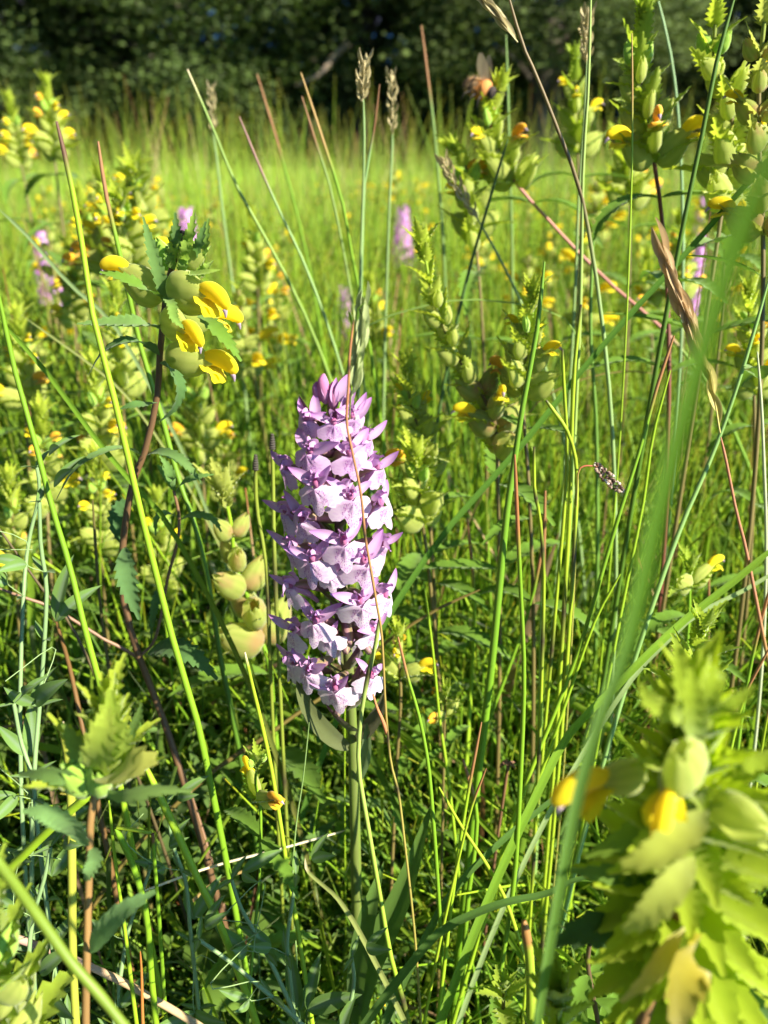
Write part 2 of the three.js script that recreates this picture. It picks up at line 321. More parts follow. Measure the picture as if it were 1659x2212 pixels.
blade('thin pale blade slanting under the serrated left leaf', [[35, 673, .3], [190, 783, .3], [262, 843, .3], [330, 930, .3]], 6, { c: [.34, .40, .12], point: .1 });
rush('tall rush stem with pale broken tip before the dark wood', [[405, 150, .36], [465, 290, .36], [510, 400, .36], [560, 490, .36], [640, 640, .36]], 9, { c: C.green, c2: [.2, .32, .06], tip: C.straw, tipAt: .975 });
rush('leaning rush stem between the two tallest left rushes', [[555, 160, .5], [600, 310, .5], [625, 400, .5], [655, 520, .5]], 8, { ...browntip });
rush('rush stem with orange tip above the far middle lilac spike', [[650, 157, .36], [700, 310, .36], [740, 440, .36], [760, 550, .36], [790, 700, .36]], 9, { c: C.green, tip: [.38, .25, .08], tipAt: .9 });
rush('second rush stem with reddish tip close beside the orange tipped one', [[652, 208, .38], [680, 300, .38], [712, 400, .38], [745, 560, .38]], 7, { c: [.2, .3, .08], tip: C.red });
rush('pale rush stem leaning right across the meadow, purple at the tip', [[517, 252, .35], [565, 370, .35], [615, 480, .35], [650, 553, .35], [700, 680, .35]], 8, { c: [.22, .36, .12], tip: [.25, .14, .12] });
rush('straight rush stem before the dark wood in the upper middle', [[910, 55, .5], [925, 175, .5], [937, 275, .5], [950, 420, .5]], 9, { c: [.17, .28, .07], ...browntip });
rush('upright rush stem just right of the bumblebee', [[1093, 75, .46], [1097, 200, .46], [1100, 330, .46], [1105, 480, .46]], 8, { c: [.18, .3, .08] });
rush('long thin upright rush running from the top edge to the jointed stems', [[1277, -30, .26], [1270, 200, .26], [1260, 350, .26], [1256, 553, .26], [1253, 678, .26], [1243, 900, .26], [1235, 1060, .255]], 10, { c: C.green, c2: [.28, .4, .1] });
rush('pale bluish rush behind the top right serrated flower spike', [[1415, -25, .36], [1445, 100, .36], [1460, 200, .36], [1470, 330, .36], [1475, 480, .36]], 9, { c: [.22, .36, .16] });
rush('dark thick rush leaning from the top right corner', [[1592, -25, .24], [1550, 125, .24], [1520, 275, .24], [1480, 465, .24], [1450, 620, .24]], 14, { c: [.07, .15, .012] });
rush('thin rush with orange tip passing in front of the top right flower spike', [[1365, 72, .25], [1366, 200, .25], [1365, 350, .25], [1359, 553, .25], [1350, 760, .25]], 6, { c: C.lime, tip: [.38, .25, .08] });
blade('dark blade slanting from the right down to the middle stems', [[1680, 335, .26], [1615, 395, .26], [1470, 560, .258], [1370, 668, .256], [1245, 813, .254], [1150, 933, .25], [1045, 1053, .246], [960, 1150, .24]], 15, { c: [.08, .2, .015], point: .1 });
rush('dark thin stem leaning left under the bee flower spike', [[1097, 300, .34], [1070, 390, .34], [1045, 475, .34], [1020, 560, .34], [990, 680, .34]], 9, { c: [.06, .13, .03] });
rush('thick dark green rush standing right of the orchid', [[1176, 565, .215], [1160, 713, .213], [1130, 873, .211], [1110, 1003, .21], [1095, 1106, .208], [1080, 1256, .205], [1060, 1456, .2], [1035, 1656, .195]], 20, { c: [.14, .30, .012], c2: [.12, .26, .015], taper: .75 });
rush('slim rush with brown pointed tip in front of the thick dark rush', [[1112, 982, .175], [1117, 1106, .175], [1125, 1281, .174], [1132, 1456, .172], [1125, 1659, .168], [1110, 1909, .162], [1080, 2109, .155]], 12, { c: [.15, .29, .014], tip: [.28, .12, .04], tipAt: .88 });
rush('bright rush leaning right with its tip by the dry grass head', [[1456, 725, .21], [1420, 833, .21], [1380, 978, .208], [1340, 1103, .206], [1305, 1221, .204], [1250, 1406, .2], [1185, 1570, .196], [1150, 1656, .193]], 11, { c: C.lime, c2: C.green, ...browntip });
rush('second bright rush beside the one leaning to the dry grass head', [[1448, 800, .23], [1410, 943, .23], [1390, 1083, .23], [1350, 1280, .226], [1318, 1450, .22]], 9, { c: C.lime });
rush('upright bright rush crossing the brown dead flower head stalk', [[1283, 500, .3], [1275, 700, .3], [1287, 900, .3], [1290, 1080, .3], [1290, 1260, .3]], 11, { c: [.13, .26, .04] });
for (const [l, P, w, j] of [
  ['tall yellow green jointed horsetail stem right of the orchid', [[1255, 658, .22], [1240, 803, .22], [1235, 928, .22], [1233, 1053, .218], [1222, 1250, .214], [1210, 1456, .21]], 9, 9],
  ['short jointed horsetail left of the tall jointed one', [[1215, 755, .22], [1218, 830, .22], [1225, 953, .22], [1222, 1060, .218], [1205, 1260, .214]], 8, 8],
  ['jointed horsetail with a kinked drooping yellow tip', [[1180, 865, .215], [1200, 893, .215], [1225, 930, .215], [1243, 990, .215], [1246, 1060, .214], [1240, 1200, .21], [1228, 1380, .205]], 9, 9],
  ['thin yellow horsetail between the thick rush and the jointed group', [[1154, 965, .2], [1155, 1060, .2], [1165, 1110, .2], [1175, 1240, .2], [1172, 1400, .195]], 8, 10]]) stemThing('horsetail', l, 'horsetail', P, w, { c: C.yellow, joints: j, tip: [.16, .1, .05], tipAt: .985, taper: .3 });
for (const [l, x, y, bx] of [['horsetail with black cone tip close left of the orchid flowers', 588, 955, 592], ['lower horsetail with black cone tip left of the orchid', 552, 1000, 575]]) {
  const g = stemThing('horsetail', l, 'horsetail', [[x, y, .225], [x + 2, y + 90, .225], [bx, y + 220, .222], [bx + 8, y + 420, .216]], 8, { c: [.2, .26, .03], joints: 5, taper: .1, group: true });
  const p = at(x, y - 18, .225).sub(g.position), q = at(x, y + 14, .225).sub(g.position);
  part('cone', tube([q, q.clone().lerp(p, .5), p], t => .0009 * (1 - .5 * t * t) * (1 + .25 * Math.cos(t * 40)), [.05, .045, .035], 9, 24), M.dull, g); tag(g, l, 'horsetail');
}
blade('arching green blade bridging from the orchid top to the right', [[1280, 800, .3], [1232, 698, .3], [1170, 668, .3], [1105, 655, .3], [980, 648, .3], [880, 672, .3], [800, 702, .3], [760, 780, .3]], 11, { c: [.2, .34, .06], up: V(0, 1, .3) });
blade('thin brownish arching blade right of the jointed stems', [[1445, 812, .32], [1370, 802, .32], [1300, 808, .32], [1225, 832, .32], [1160, 870, .32], [1100, 960, .32]], 7, { c: [.25, .22, .06] });
blade('broad green blade slanting from the right edge to the blurred flower', [[1690, 1165, .2], [1590, 1250, .198], [1480, 1336, .195], [1400, 1410, .19], [1330, 1481, .187], [1230, 1581, .18], [1170, 1690, .172]], 22, { c: [.15, .30, .014], c2: [.17, .32, .016], point: .08 });
blade('thin pale folded blade beneath the broad slanting one', [[1690, 1225, .205], [1600, 1278, .203], [1505, 1326, .2], [1440, 1385, .197], [1380, 1446, .195], [1300, 1560, .19]], 14, { c: [.3, .42, .16], point: .1 });
blade('wide blurred near blade leaning across the right side', [[1690, 270, .043], [1625, 420, .045], [1560, 600, .047], [1500, 800, .05], [1430, 1060, .054], [1350, 1400, .06], [1290, 1560, .066], [1245, 1720, .072], [1214, 1884, .078], [1175, 2109, .084]], 44, { c: [.11, .28, .002], prof: t => .2 + .75 * smooth(.12, .5, t), segs: 50, up: V(.3, 0, 1), m: M.near });
rush('pale rush behind the dry grass head leaning to the right edge', [[1662, 600, .23], [1610, 778, .23], [1565, 913, .23], [1530, 1003, .228], [1485, 1103, .225], [1440, 1220, .22]], 12, { c: [.2, .36, .1] });
rush('whitish upright stem at the right edge', [[1636, 760, .22], [1645, 880, .22], [1650, 1003, .22], [1655, 1150, .22]], 9, { c: [.45, .52, .3] });
rush('brown dry stalk slanting behind the lower orchid', [[1037, 1274, .235], [945, 1316, .235], [829, 1391, .233], [740, 1475, .23], [650, 1536, .226], [560, 1600, .222], [475, 1655, .218]], 10, { c: [.15, .12, .03], rough: .4 });
rush('slim rush ending right below the lower orchid flowers', [[860, 1376, .178], [880, 1460, .177], [905, 1546, .175], [925, 1651, .172], [935, 1760, .168]], 10, { c: C.green, ...browntip });
rush('short thin rush between orchid and thick dark rush', [[915, 1256, .22], [935, 1406, .218], [950, 1556, .214], [965, 1656, .21]], 8, { c: C.lime });
rush('short bright rush with pale tip left of the orchid stem', [[529, 1409, .165], [545, 1480, .165], [560, 1541, .164], [585, 1654, .162], [605, 1774, .158], [620, 1874, .155], [640, 1990, .15]], 11, { c: C.lime, c2: C.yellow, tip: C.straw, tipAt: .97 });
rush('thick bright rush slanting through the bluish vetch leaves', [[312, 1650, .15], [380, 1794, .147], [435, 1914, .144], [465, 1974, .142], [500, 2060, .14]], 15, { c: C.lime, taper: .1 });
rush('yellow green cut stem standing left behind the pale bud spike', [[133, 1560, .15], [150, 1659, .15], [155, 1859, .145], [157, 2059, .14]], 17, { c: [.36, .4, .05], tip: C.straw, taper: .05, tipAt: .985 });
rush('thin rush rising right of the pale bud spike stem', [[235, 1729, .15], [250, 1869, .148], [270, 2009, .145], [285, 2134, .14]], 10, { c: C.yellow, c2: C.lime });
rush('bright stem slanting from the lower left edge under the bud spike', [[192, 1718, .14], [140, 1762, .14], [95, 1804, .14], [40, 1858, .14], [-20, 1912, .14]], 17, { c: C.lime, taper: .05, ground: false });
{ const g = stemThing('broken_rush', '', '', [[250, 1789, .145], [270, 1830, .145], [285, 1864, .145], [315, 1969, .143], [327, 2109, .14]], 13, { c: C.lime, c2: C.green, group: true, taper: .1 });
  const b = g.position, p = [[252, 1788], [290, 1793], [328, 1800]].map(q => at(q[0], q[1], .145).sub(b)), q = [[330, 1801], [333, 1850], [342, 1959], [357, 2184]].map(r => at(r[0], r[1], .144).sub(b));
  part('folded_stem', tube(p, .00045, C.yellow, 7, 6), M.stem, g); part('hanging_stem', tube(q, t => .0004 + .0002 * t, vary(t => t < .12 ? C.brown : C.green, .2), 7, 18), M.stem, g);
  tag(g, 'snapped rush folded over twice right of the pale bud spike', 'rush stem'); }
rush('blurred near stem slanting across the bottom left corner', [[-15, 1850, .092], [20, 1894, .092], [75, 1969, .092], [150, 2074, .09], [215, 2149, .088], [275, 2225, .086]], 20, { c: [.14, .22, .02], taper: 0, ground: false });
rush('pinkish tan dead stalk lying across the bottom left corner', [[-20, 2008, .15], [125, 2059, .148], [250, 2114, .145], [360, 2174, .142], [440, 2222, .14]], 14, { c: C.tan, c2: [.5, .32, .24], taper: 0, ground: false, rough: .35, m: M.dull });
blade('thin bleached straw lying left of the orchid stem', [[748, 1793, .19], [620, 1829, .185], [450, 1874, .178], [300, 1928, .17]], 6, { c: [.85, .78, .55], ground: false, m: M.straw, point: .1 });
blade('faded brown blade below the bleached straw', [[612, 1845, .18], [540, 1876, .178], [460, 1909, .175], [400, 1960, .17]], 9, { c: [.42, .3, .1], ground: false, m: M.straw });
blade('short yellowish curled blade tip left of the orchid base', [[659, 1852, .16], [664, 1880, .16], [690, 1905, .16], [725, 1935, .158], [752, 1972, .156], [775, 2010, .154]], 14, { c: [.3, .36, .1], tip: C.straw, tipAt: .9 });
rush('orange tipped short stem at the bottom left', [[303, 2055, .13], [306, 2110, .13], [308, 2200, .128]], 11, { c: C.yellow, tip: [.45, .17, .04], tipAt: .5, taper: .8 });
rush('brown upright stem behind the bluish vetch at left', [[200, 1080, .24], [215, 1291, .24], [240, 1476, .235], [262, 1600, .23]], 10, { c: [.11, .1, .03] });
rush('reddish brown stem slanting at the left behind the vetch', [[118, 1330, .22], [150, 1440, .22], [170, 1531, .216], [190, 1630, .21]], 13, { c: [.16, .09, .03], ground: true });
rush('pinkish brown bare stem leaning right into the main left spike', [[-10, 1268, .21], [50, 1290, .21], [110, 1311, .212], [225, 1381, .214], [300, 1424, .216], [350, 1545, .214]], 9, { c: [.26, .16, .1], rough: .35 });
rush('dark slanted stem at the left edge above the pinkish one', [[-10, 1130, .21], [50, 1215, .21], [90, 1270, .21], [150, 1345, .21], [215, 1480, .208]], 8, { c: [.09, .07, .03] });
blade('long leaf arching right toward the big blurred flower', [[1286, 1888, .135], [1230, 1906, .135], [1180, 1931, .135], [1110, 1945, .135], [1055, 1962, .135], [955, 2010, .134], [890, 2080, .132]], 23, { c: [.10, .22, .035], up: V(0, 1, .4) });
rush('yellow green rush crossing low in the right middle', [[948, 1700, .165], [1000, 1790, .164], [1050, 1865, .162], [1090, 1939, .16], [1130, 2059, .155]], 10, { c: C.yellow });
rush('thick yellow green stem at the bottom beside the blurred blade', [[1132, 1990, .125], [1142, 2050, .124], [1146, 2110, .123], [1148, 2200, .12]], 21, { c: [.26, .36, .03], taper: .2, tip: [.3, .16, .05] });
rush('long slim rush leaning up to the jointed stems from the orchid base', [[1340, 1240, .2], [1290, 1330, .2], [1235, 1480, .198], [1180, 1640, .194], [1120, 1790, .188], [1060, 1950, .18]], 9, { c: C.lime });
blade('dark broad blade leaning right at the orchid foot', [[1290, 1640, .175], [1200, 1720, .174], [1100, 1800, .17], [980, 1920, .165], [900, 2060, .16]], 26, { c: [.09, .2, .03] });
for (const [l, P, w, c] of [
  ['bright straight rush left of the slim brown tipped rush', [[1010, 1120, .27], [1025, 1300, .265], [1018, 1480, .26], [1008, 1640, .25]], 11, C.lime],
  ['rush leaning left behind the thick dark rush', [[1180, 1120, .25], [1150, 1290, .25], [1085, 1480, .245], [1020, 1640, .24]], 10, C.green],
  ['upright pale rush right of the brown tipped rush', [[1178, 1060, .24], [1172, 1280, .24], [1168, 1460, .235], [1164, 1640, .23]], 13, [.2, .34, .08]],
  ['first thin rush of the cluster at the right edge', [[1662, 1400, .19], [1610, 1500, .19], [1580, 1610, .188], [1560, 1720, .184]], 10, C.lime],
  ['second thin rush of the cluster at the right edge', [[1668, 1250, .2], [1625, 1420, .2], [1600, 1560, .198], [1585, 1700, .194]], 11, C.green],
  ['yellow stalk bending at the far right edge', [[1668, 1500, .2], [1655, 1560, .2], [1640, 1650, .2], [1625, 1760, .196]], 8, C.yellow],
  ['rush with tip beside the white starry leaf rosette', [[1531, 1211, .26], [1531, 1330, .26], [1529, 1420, .26], [1527, 1520, .255]], 7, [.22, .2, .05]],
  ['long rush leaning left in the lower middle', [[1040, 1560, .17], [1010, 1720, .168], [985, 1880, .164], [965, 2040, .158]], 10, C.lime],
  ['knotted yellow stalk with tiny buds in the lower middle', [[1050, 1660, .16], [1020, 1740, .16], [985, 1880, .158], [945, 2060, .154]], 8, C.yellow],
  ['lower rush crossing behind the long leaf', [[1000, 1640, .19], [1030, 1760, .188], [1010, 1950, .182], [1000, 2110, .176]], 13, C.green]]) rush(l, P, w, { c, ...browntip });

// ---------------------------------------------------------------- grass heads
function spikelets(g, P, n, len, wid, c, o = {}) {          // spikelets along a path (tip first)
  const pts = P.map(p => at(...p).sub(g.position)), cu = new THREE.CatmullRomCurve3(pts), us = [0, 1, 2].map(i => unitLeaf(.15 + i * .12, wid / len / 2, { n: 7, k: 1, fold: .6, cup: .5, colour: vary(c, .22), profile: t => Math.pow(Math.sin(Math.PI * clamp(t * .93 + .04)), .9) }));
  for (let i = 0; i < n; i++) {
    const t = (i + .5) / n, p = cu.getPoint(t), T = cu.getTangent(t).negate(), a = i * 2.4, side = V(Math.cos(a), 0, Math.sin(a));
    const m = part('spikelet', us[i % 3], o.m || M.straw, g); m.position.copy(p); aim(m, T.clone().multiplyScalar(1).addScaledVector(side, o.open ?? .35), V(side.x, .3, side.z)); m.scale.setScalar(len * rr(.8, 1.15) * (o.grow ? 1 - t * .2 : 1));
  }
  part('rachis', tube(pts, o.r || .00025, o.rc || c, 5, 16), M.dull, g);
}
{ const g = stemThing('dry_grass', '', '', [[1557, 945, .2], [1570, 1003, .2], [1590, 1103, .2], [1610, 1181, .2], [1640, 1331, .2], [1668, 1480, .2]], 9, { c: C.lime, c2: [.4, .18, .1], mix: [.5, .75], group: true });
  spikelets(g, [[1437, 560, .2], [1470, 650, .2], [1500, 730, .2], [1520, 790, .2]], 24, .0105, .0022, C.tan, { open: .2 });
  spikelets(g, [[1510, 760, .2], [1538, 840, .2], [1555, 935, .2]], 6, .0115, .0023, [.5, .45, .14], { open: .1 });
  tag(g, 'dry straw coloured grass head on a reddish stalk at right', 'grass head'); }
{ const g = stemThing('flowering_grass', '', '', [[758, 850, .172], [763, 800, .172]].reverse().concat([[752, 1000, .205], [748, 1200, .21], [745, 1500, .21]]), 4, { c: C.lime, group: true });
  spikelets(g, [[783, 664, .172], [778, 740, .172], [768, 800, .172], [760, 855, .172]], 22, .0062, .0019, [.42, .5, .22], { open: .22 });
  tag(g, 'pale green grass head just above the orchid top', 'grass head'); }
{ const g = stemThing('leaning_grass', '', '', [[1094, -25, .26], [1130, 100, .26], [1155, 155, .26], [1205, 280, .26], [1250, 400, .26], [1275, 520, .26]], 11, { c: [.22, .34, .12], c2: [.16, .12, .05], mix: [.66, .78], group: true });
  spikelets(g, [[1049, 6, .26], [1080, 40, .26], [1118, 92, .26]], 12, .01, .0022, [.5, .45, .25], { open: .1 });
  tag(g, 'tall leaning grass with a pale side spike before the dark wood', 'grass head'); }
for (const [l, P, top, n] of [
  ['upright grass with a knobbly pale head left of the middle top', [[785, 215, .33], [787, 300, .33], [785, 400, .33], [780, 540, .33], [775, 760, .33]], [[788, 130, .33], [785, 180, .33], [783, 220, .33]], 9],
  ['slim grass with a loose pale head beside the knobbly headed one', [[848, 290, .4], [847, 330, .4], [842, 420, .4], [835, 620, .4]], [[845, 160, .4], [848, 220, .4], [848, 290, .4]], 10],
  ['greenish brown sedge head by the upright rush at upper right', [[1268, 130, .34], [1262, 260, .34], [1250, 420, .34], [1245, 560, .34]], [[1270, 30, .34], [1266, 80, .34], [1268, 140, .34]], 12],
  ['small grey spike head between the tall left rushes', [[460, 280, .5], [470, 360, .5], [480, 450, .5], [500, 600, .5]], [[457, 188, .5], [458, 230, .5], [462, 285, .5]], 9],
  ['pale fluffy drooping spike left of the bee flower', [[1030, 470, .34], [1075, 550, .34], [1115, 630, .34], [1160, 740, .34]], [[957, 348, .34], [985, 400, .34], [1032, 475, .34]], 12]]) {
  const g = stemThing('flowering_grass', '', '', P, 8, { c: [.22, .34, .12], group: true });
  spikelets(g, top, n * 2, .0052, .0018, [.48, .42, .22], { open: .75 }); tag(g, l, 'grass head');
}
rush('second pale stem joining the knobbly headed grass', [[820, 182, .34], [808, 280, .34], [788, 395, .34], [783, 520, .34]], 8, { c: [.2, .34, .12], tip: C.brown });
// dead brown flower head drooping on a red thread
{ const g = stemThing('dead_sedge', '', '', [[1290, 1008, .213], [1268, 1006, .213], [1252, 1012, .213], [1247, 1060, .213], [1243, 1200, .212]], 5, { c: [.3, .3, .06], c2: [.45, .12, .07], mix: [.8, .9], group: true });
  const P = [[1287, 1006], [1310, 1030], [1330, 1048], [1348, 1064]].map(p => at(p[0], p[1], .213).sub(g.position)), cu = new THREE.CatmullRomCurve3(P);
  const sp = [new THREE.IcosahedronGeometry(.00062, 1), new THREE.IcosahedronGeometry(.0005, 1)], cols = [new THREE.MeshStandardMaterial({ color: new THREE.Color(.32, .24, .18), roughness: .8 }), new THREE.MeshStandardMaterial({ color: new THREE.Color(.1, .055, .04), roughness: .8 }), new THREE.MeshStandardMaterial({ color: new THREE.Color(.62, .55, .45), roughness: .8 })];
  for (let i = 0; i < 130; i++) { const t = R(), p = cu.getPoint(t), a = R() * 6.28, s = .0017 * Math.sin(Math.PI * clamp(t * .8 + .15)); const m = part('seed', sp[i % 2], cols[[0, 1, 1, 2][i % 4]], g); m.position.copy(p).add(V(Math.cos(a) * s * .6, Math.sin(a) * s, Math.cos(a * 1.7) * s)); m.scale.set(rr(.5, 1.1), rr(.4, 1), rr(.5, 1)); }
  tag(g, 'dead brown seed head hanging on a red thread right of the jointed stems', 'seed head'); }
for (const [l, x, y, d] of [['withered brown flower head low between the right stems', 1098, 1650, .2]]) {
  const g = group('withered_flower', at(x, y, d)); const u = unitLeaf(1.2, .14, { n: 5, k: 1, colour: vary([.2, .11, .06], .4) });
  for (let i = 0; i < 16; i++) { const m = part('shrivelled_petal', u, M.dull, g); aim(m, V(rr(-1, 1), rr(-.6, 1), rr(-1, 1))); m.scale.setScalar(rr(.002, .0042)); }
  part('stem', tube(toGround([V(0, 0, 0).add(g.position), V(-.001, -.03, -.002).add(g.position)]).map(p => p.sub(g.position)), .0006, C.brown, 6, 14), M.dull, g); tag(g, l, 'flower head');
}
{ const g = stemThing('dark_seed_pod', '', '', [[1582, 275, .34], [1560, 335, .34], [1540, 420, .34], [1520, 560, .34]], 3.5, { c: C.olive, c2: C.brown, group: true });
  const P = [[1569, 310], [1559, 332], [1552, 347]].map(p => at(p[0], p[1], .339).sub(g.position)); part('pod', tube(P, t => .0013 * Math.sin(Math.PI * clamp(t * .9 + .08)), [.03, .03, .03], 8, 12), M.stem, g);
  tag(g, 'tiny dark pod on a hair thin stalk at the upper right', 'seed pod'); }

// ---------------------------------------------------------------- yellow flower spikes
const rleaf = [0, 1, 2].map(i => unitLeaf(.35 + i * .4, .13, { teeth: 9, depth: .32, fold: .3, quilt: .09, sway: (i - 1) * .1, colour: vary(C.leaf, .14) }));
const mkBract = (c, s, depth = .45) => [0, 1, 2].map(i => unitLeaf([-.15, .2, .5][i], .27, { teeth: 7, depth, fold: .35, quilt: .1, colour: (t, f) => { const v = vary.n ? 1 : 1; return mixc(c, C.leaf, smooth(.5, 1, t) * s); }, profile: t => Math.pow(Math.sin(Math.PI * Math.pow(clamp(t, .002, .998), .5)), .8) * (1 - .35 * t) }));
const bractSets = { soft: mkBract([.42, .56, .018], 0, .12), fresh: mkBract(C.bract, .15), green: mkBract([.40, .55, .04], .25), old: mkBract([.48, .55, .10], 0) };
// inflated calyx along +z from 0 to 1, flattened across x
function calyxGeo(c, seed, o = {}) {
  const N = 16, K = 20, pos = [], col = [], idx = [], r = mulberry(seed), pk = o.peak || .42;
  for (let i = 0; i <= N; i++) for (let k = 0; k < K; k++) {
    const t = i / N, a = k / K * 2 * Math.PI, w = t < pk ? Math.sqrt(1 - Math.pow(1 - t / pk, 2)) : .22 + .78 * Math.pow(Math.cos((t - pk) / (1 - pk) * 1.45), .8);
    const mouth = i === N ? 1 + .25 * Math.cos(2 * a) : 1, rip = 1 + .03 * Math.cos(a * 10) + .07 * noise.noise(a, t * 4, seed);
    pos.push(Math.cos(a) * .2 * w * rip, Math.sin(a) * .4 * w * rip * mouth + .03 * t, t * (i === N ? 1 + .12 * Math.cos(4 * a) : 1));
    const vein = Math.pow(Math.abs(Math.cos(a * 5 + Math.sin(t * 9) * .25)), 6), q = o.blush ? smooth(.35, .8, .5 + .6 * noise.noise(a * .8, t * 2.2, seed * 3.1)) : 0;
    col.push(...mixc(mixc(c, [c[0] * .72, c[1] * .8, c[2] * .6], .7 * vein), o.blush || c, q * .8));
  }
  for (let i = 0; i < N; i++) for (let k = 0; k < K; k++) { const a = i * K + k, b = i * K + (k + 1) % K; idx.push(a, b, a + K, b, b + K, a + K); }
  return build(pos, idx, col);
}
const calyxFresh = [1, 2, 3].map(i => calyxGeo(C.calyx, i)), calyxOld = [4, 5].map(i => calyxGeo([.52, .60, .14], i, { blush: [.60, .36, .17], peak: .36 }));
// yellow corolla from the calyx mouth: hooded upper lip with a pale violet tooth, lobed lower lip
const hoodGeo = (() => { const P = [V(0, 0, -.25), V(0, .13, .1), V(0, .23, .42), V(0, .17, .74), V(0, 0, .95), V(0, -.16, 1)], c = new THREE.CatmullRomCurve3(P), N = 18, K = 14, pos = [], col = [], idx = [];
  for (let i = 0; i <= N; i++) { const t = i / N, p = c.getPoint(t), T = c.getTangent(t), u = V(1, 0, 0), n = V().crossVectors(T, u), r = (.10 + .17 * Math.sin(Math.PI * Math.pow(t, .95)) ) * (1 + .05 * noise.noise(t * 6, 3, 1)) * (t > .85 ? 1 - (t - .85) * 4.2 : 1);
    for (let k = 0; k < K; k++) { const a = k / K * 6.2832, up = Math.sin(a); const rq = r * (1 + .05 * noise.noise(Math.cos(a) * 2, Math.sin(a) * 2, t * 9) + .03 * Math.cos(a * 6)); pos.push(p.x + Math.cos(a) * rq * .66, p.y + n.y * up * rq, p.z + n.z * up * rq); const f = .5 + .5 * noise.noise(a * 2, t * 7, 1); col.push(...mixc(C.corolla, [.91, .66, .01], f * .6)); } }
  for (let i = 0; i < N; i++) for (let k = 0; k < K; k++) { const a = i * K + k, b = i * K + (k + 1) % K; idx.push(a, b, a + K, b, b + K, a + K); }
  return build(pos, idx, col); })();
const lowerLipGeo = mergeGeometries([[-.5, .85, .42], [0, 1, .5], [.5, .85, .42]].map(([a, l, w]) => leaf([V(0, -.02, -.1), V(a * .22, -.08, .3 * l), V(a * .4, -.2, .62 * l), V(a * .55, -.42, .78 * l)], w * .62, { up: V(0, 1, .2), n: 8, fold: -.15, wave: [.25, 9], colour: vary(C.corolla, .1), profile: t => .35 + .65 * Math.pow(Math.sin(Math.PI * clamp(t * .8 + .1)), 1) * (t > .97 ? .6 : 1) })));
const toothGeo = tube([V(0, -.12, .97), V(0, -.22, 1.02), V(0, -.34, 1.05)], t => .085 * (1.05 - t * .8), [.6, .5, .62], 8, 6);
const fadedMat = new THREE.MeshPhysicalMaterial({ color: new THREE.Color(.9, .62, .6), vertexColors: true, roughness: 1, transmission: .3, thickness: 0, side: THREE.DoubleSide });
const green = new THREE.MeshPhysicalMaterial({ color: new THREE.Color(.62, .9, .4), vertexColors: true, roughness: 1, transmission: .4, thickness: 0, clearcoat: .15, clearcoatRoughness: .5, side: THREE.DoubleSide });
function rattleFlower(root, p, dir, size, o = {}) {     // calyx 13 mm long at size 1
  const f = group('flower'); f.position.copy(p); aim(f, dir, o.up || V(0, 1, .01)); if (o.roll) f.rotateZ(o.roll); f.scale.setScalar(.013 * size); root.add(f);
  part('calyx', (o.old ? calyxOld : calyxFresh)[R() * (o.old ? 2 : 3) | 0], o.bud ? green : M.bract, f).scale.set(o.fat || 1, 1, 1);
  if (o.corolla) {
    const k = o.corolla; for (const [n, g, m] of [['hood', hoodGeo, o.faded ? fadedMat : M.yellow], ['lower_lip', lowerLipGeo, o.faded ? fadedMat : M.yellow], ['tooth', toothGeo, M.petal]]) { const q = part(n, g, m, f); q.position.set(0, .03, .86); q.rotation.x = o.tilt ?? .25; q.scale.setScalar(.62 * k); }
  }
  return f;
}
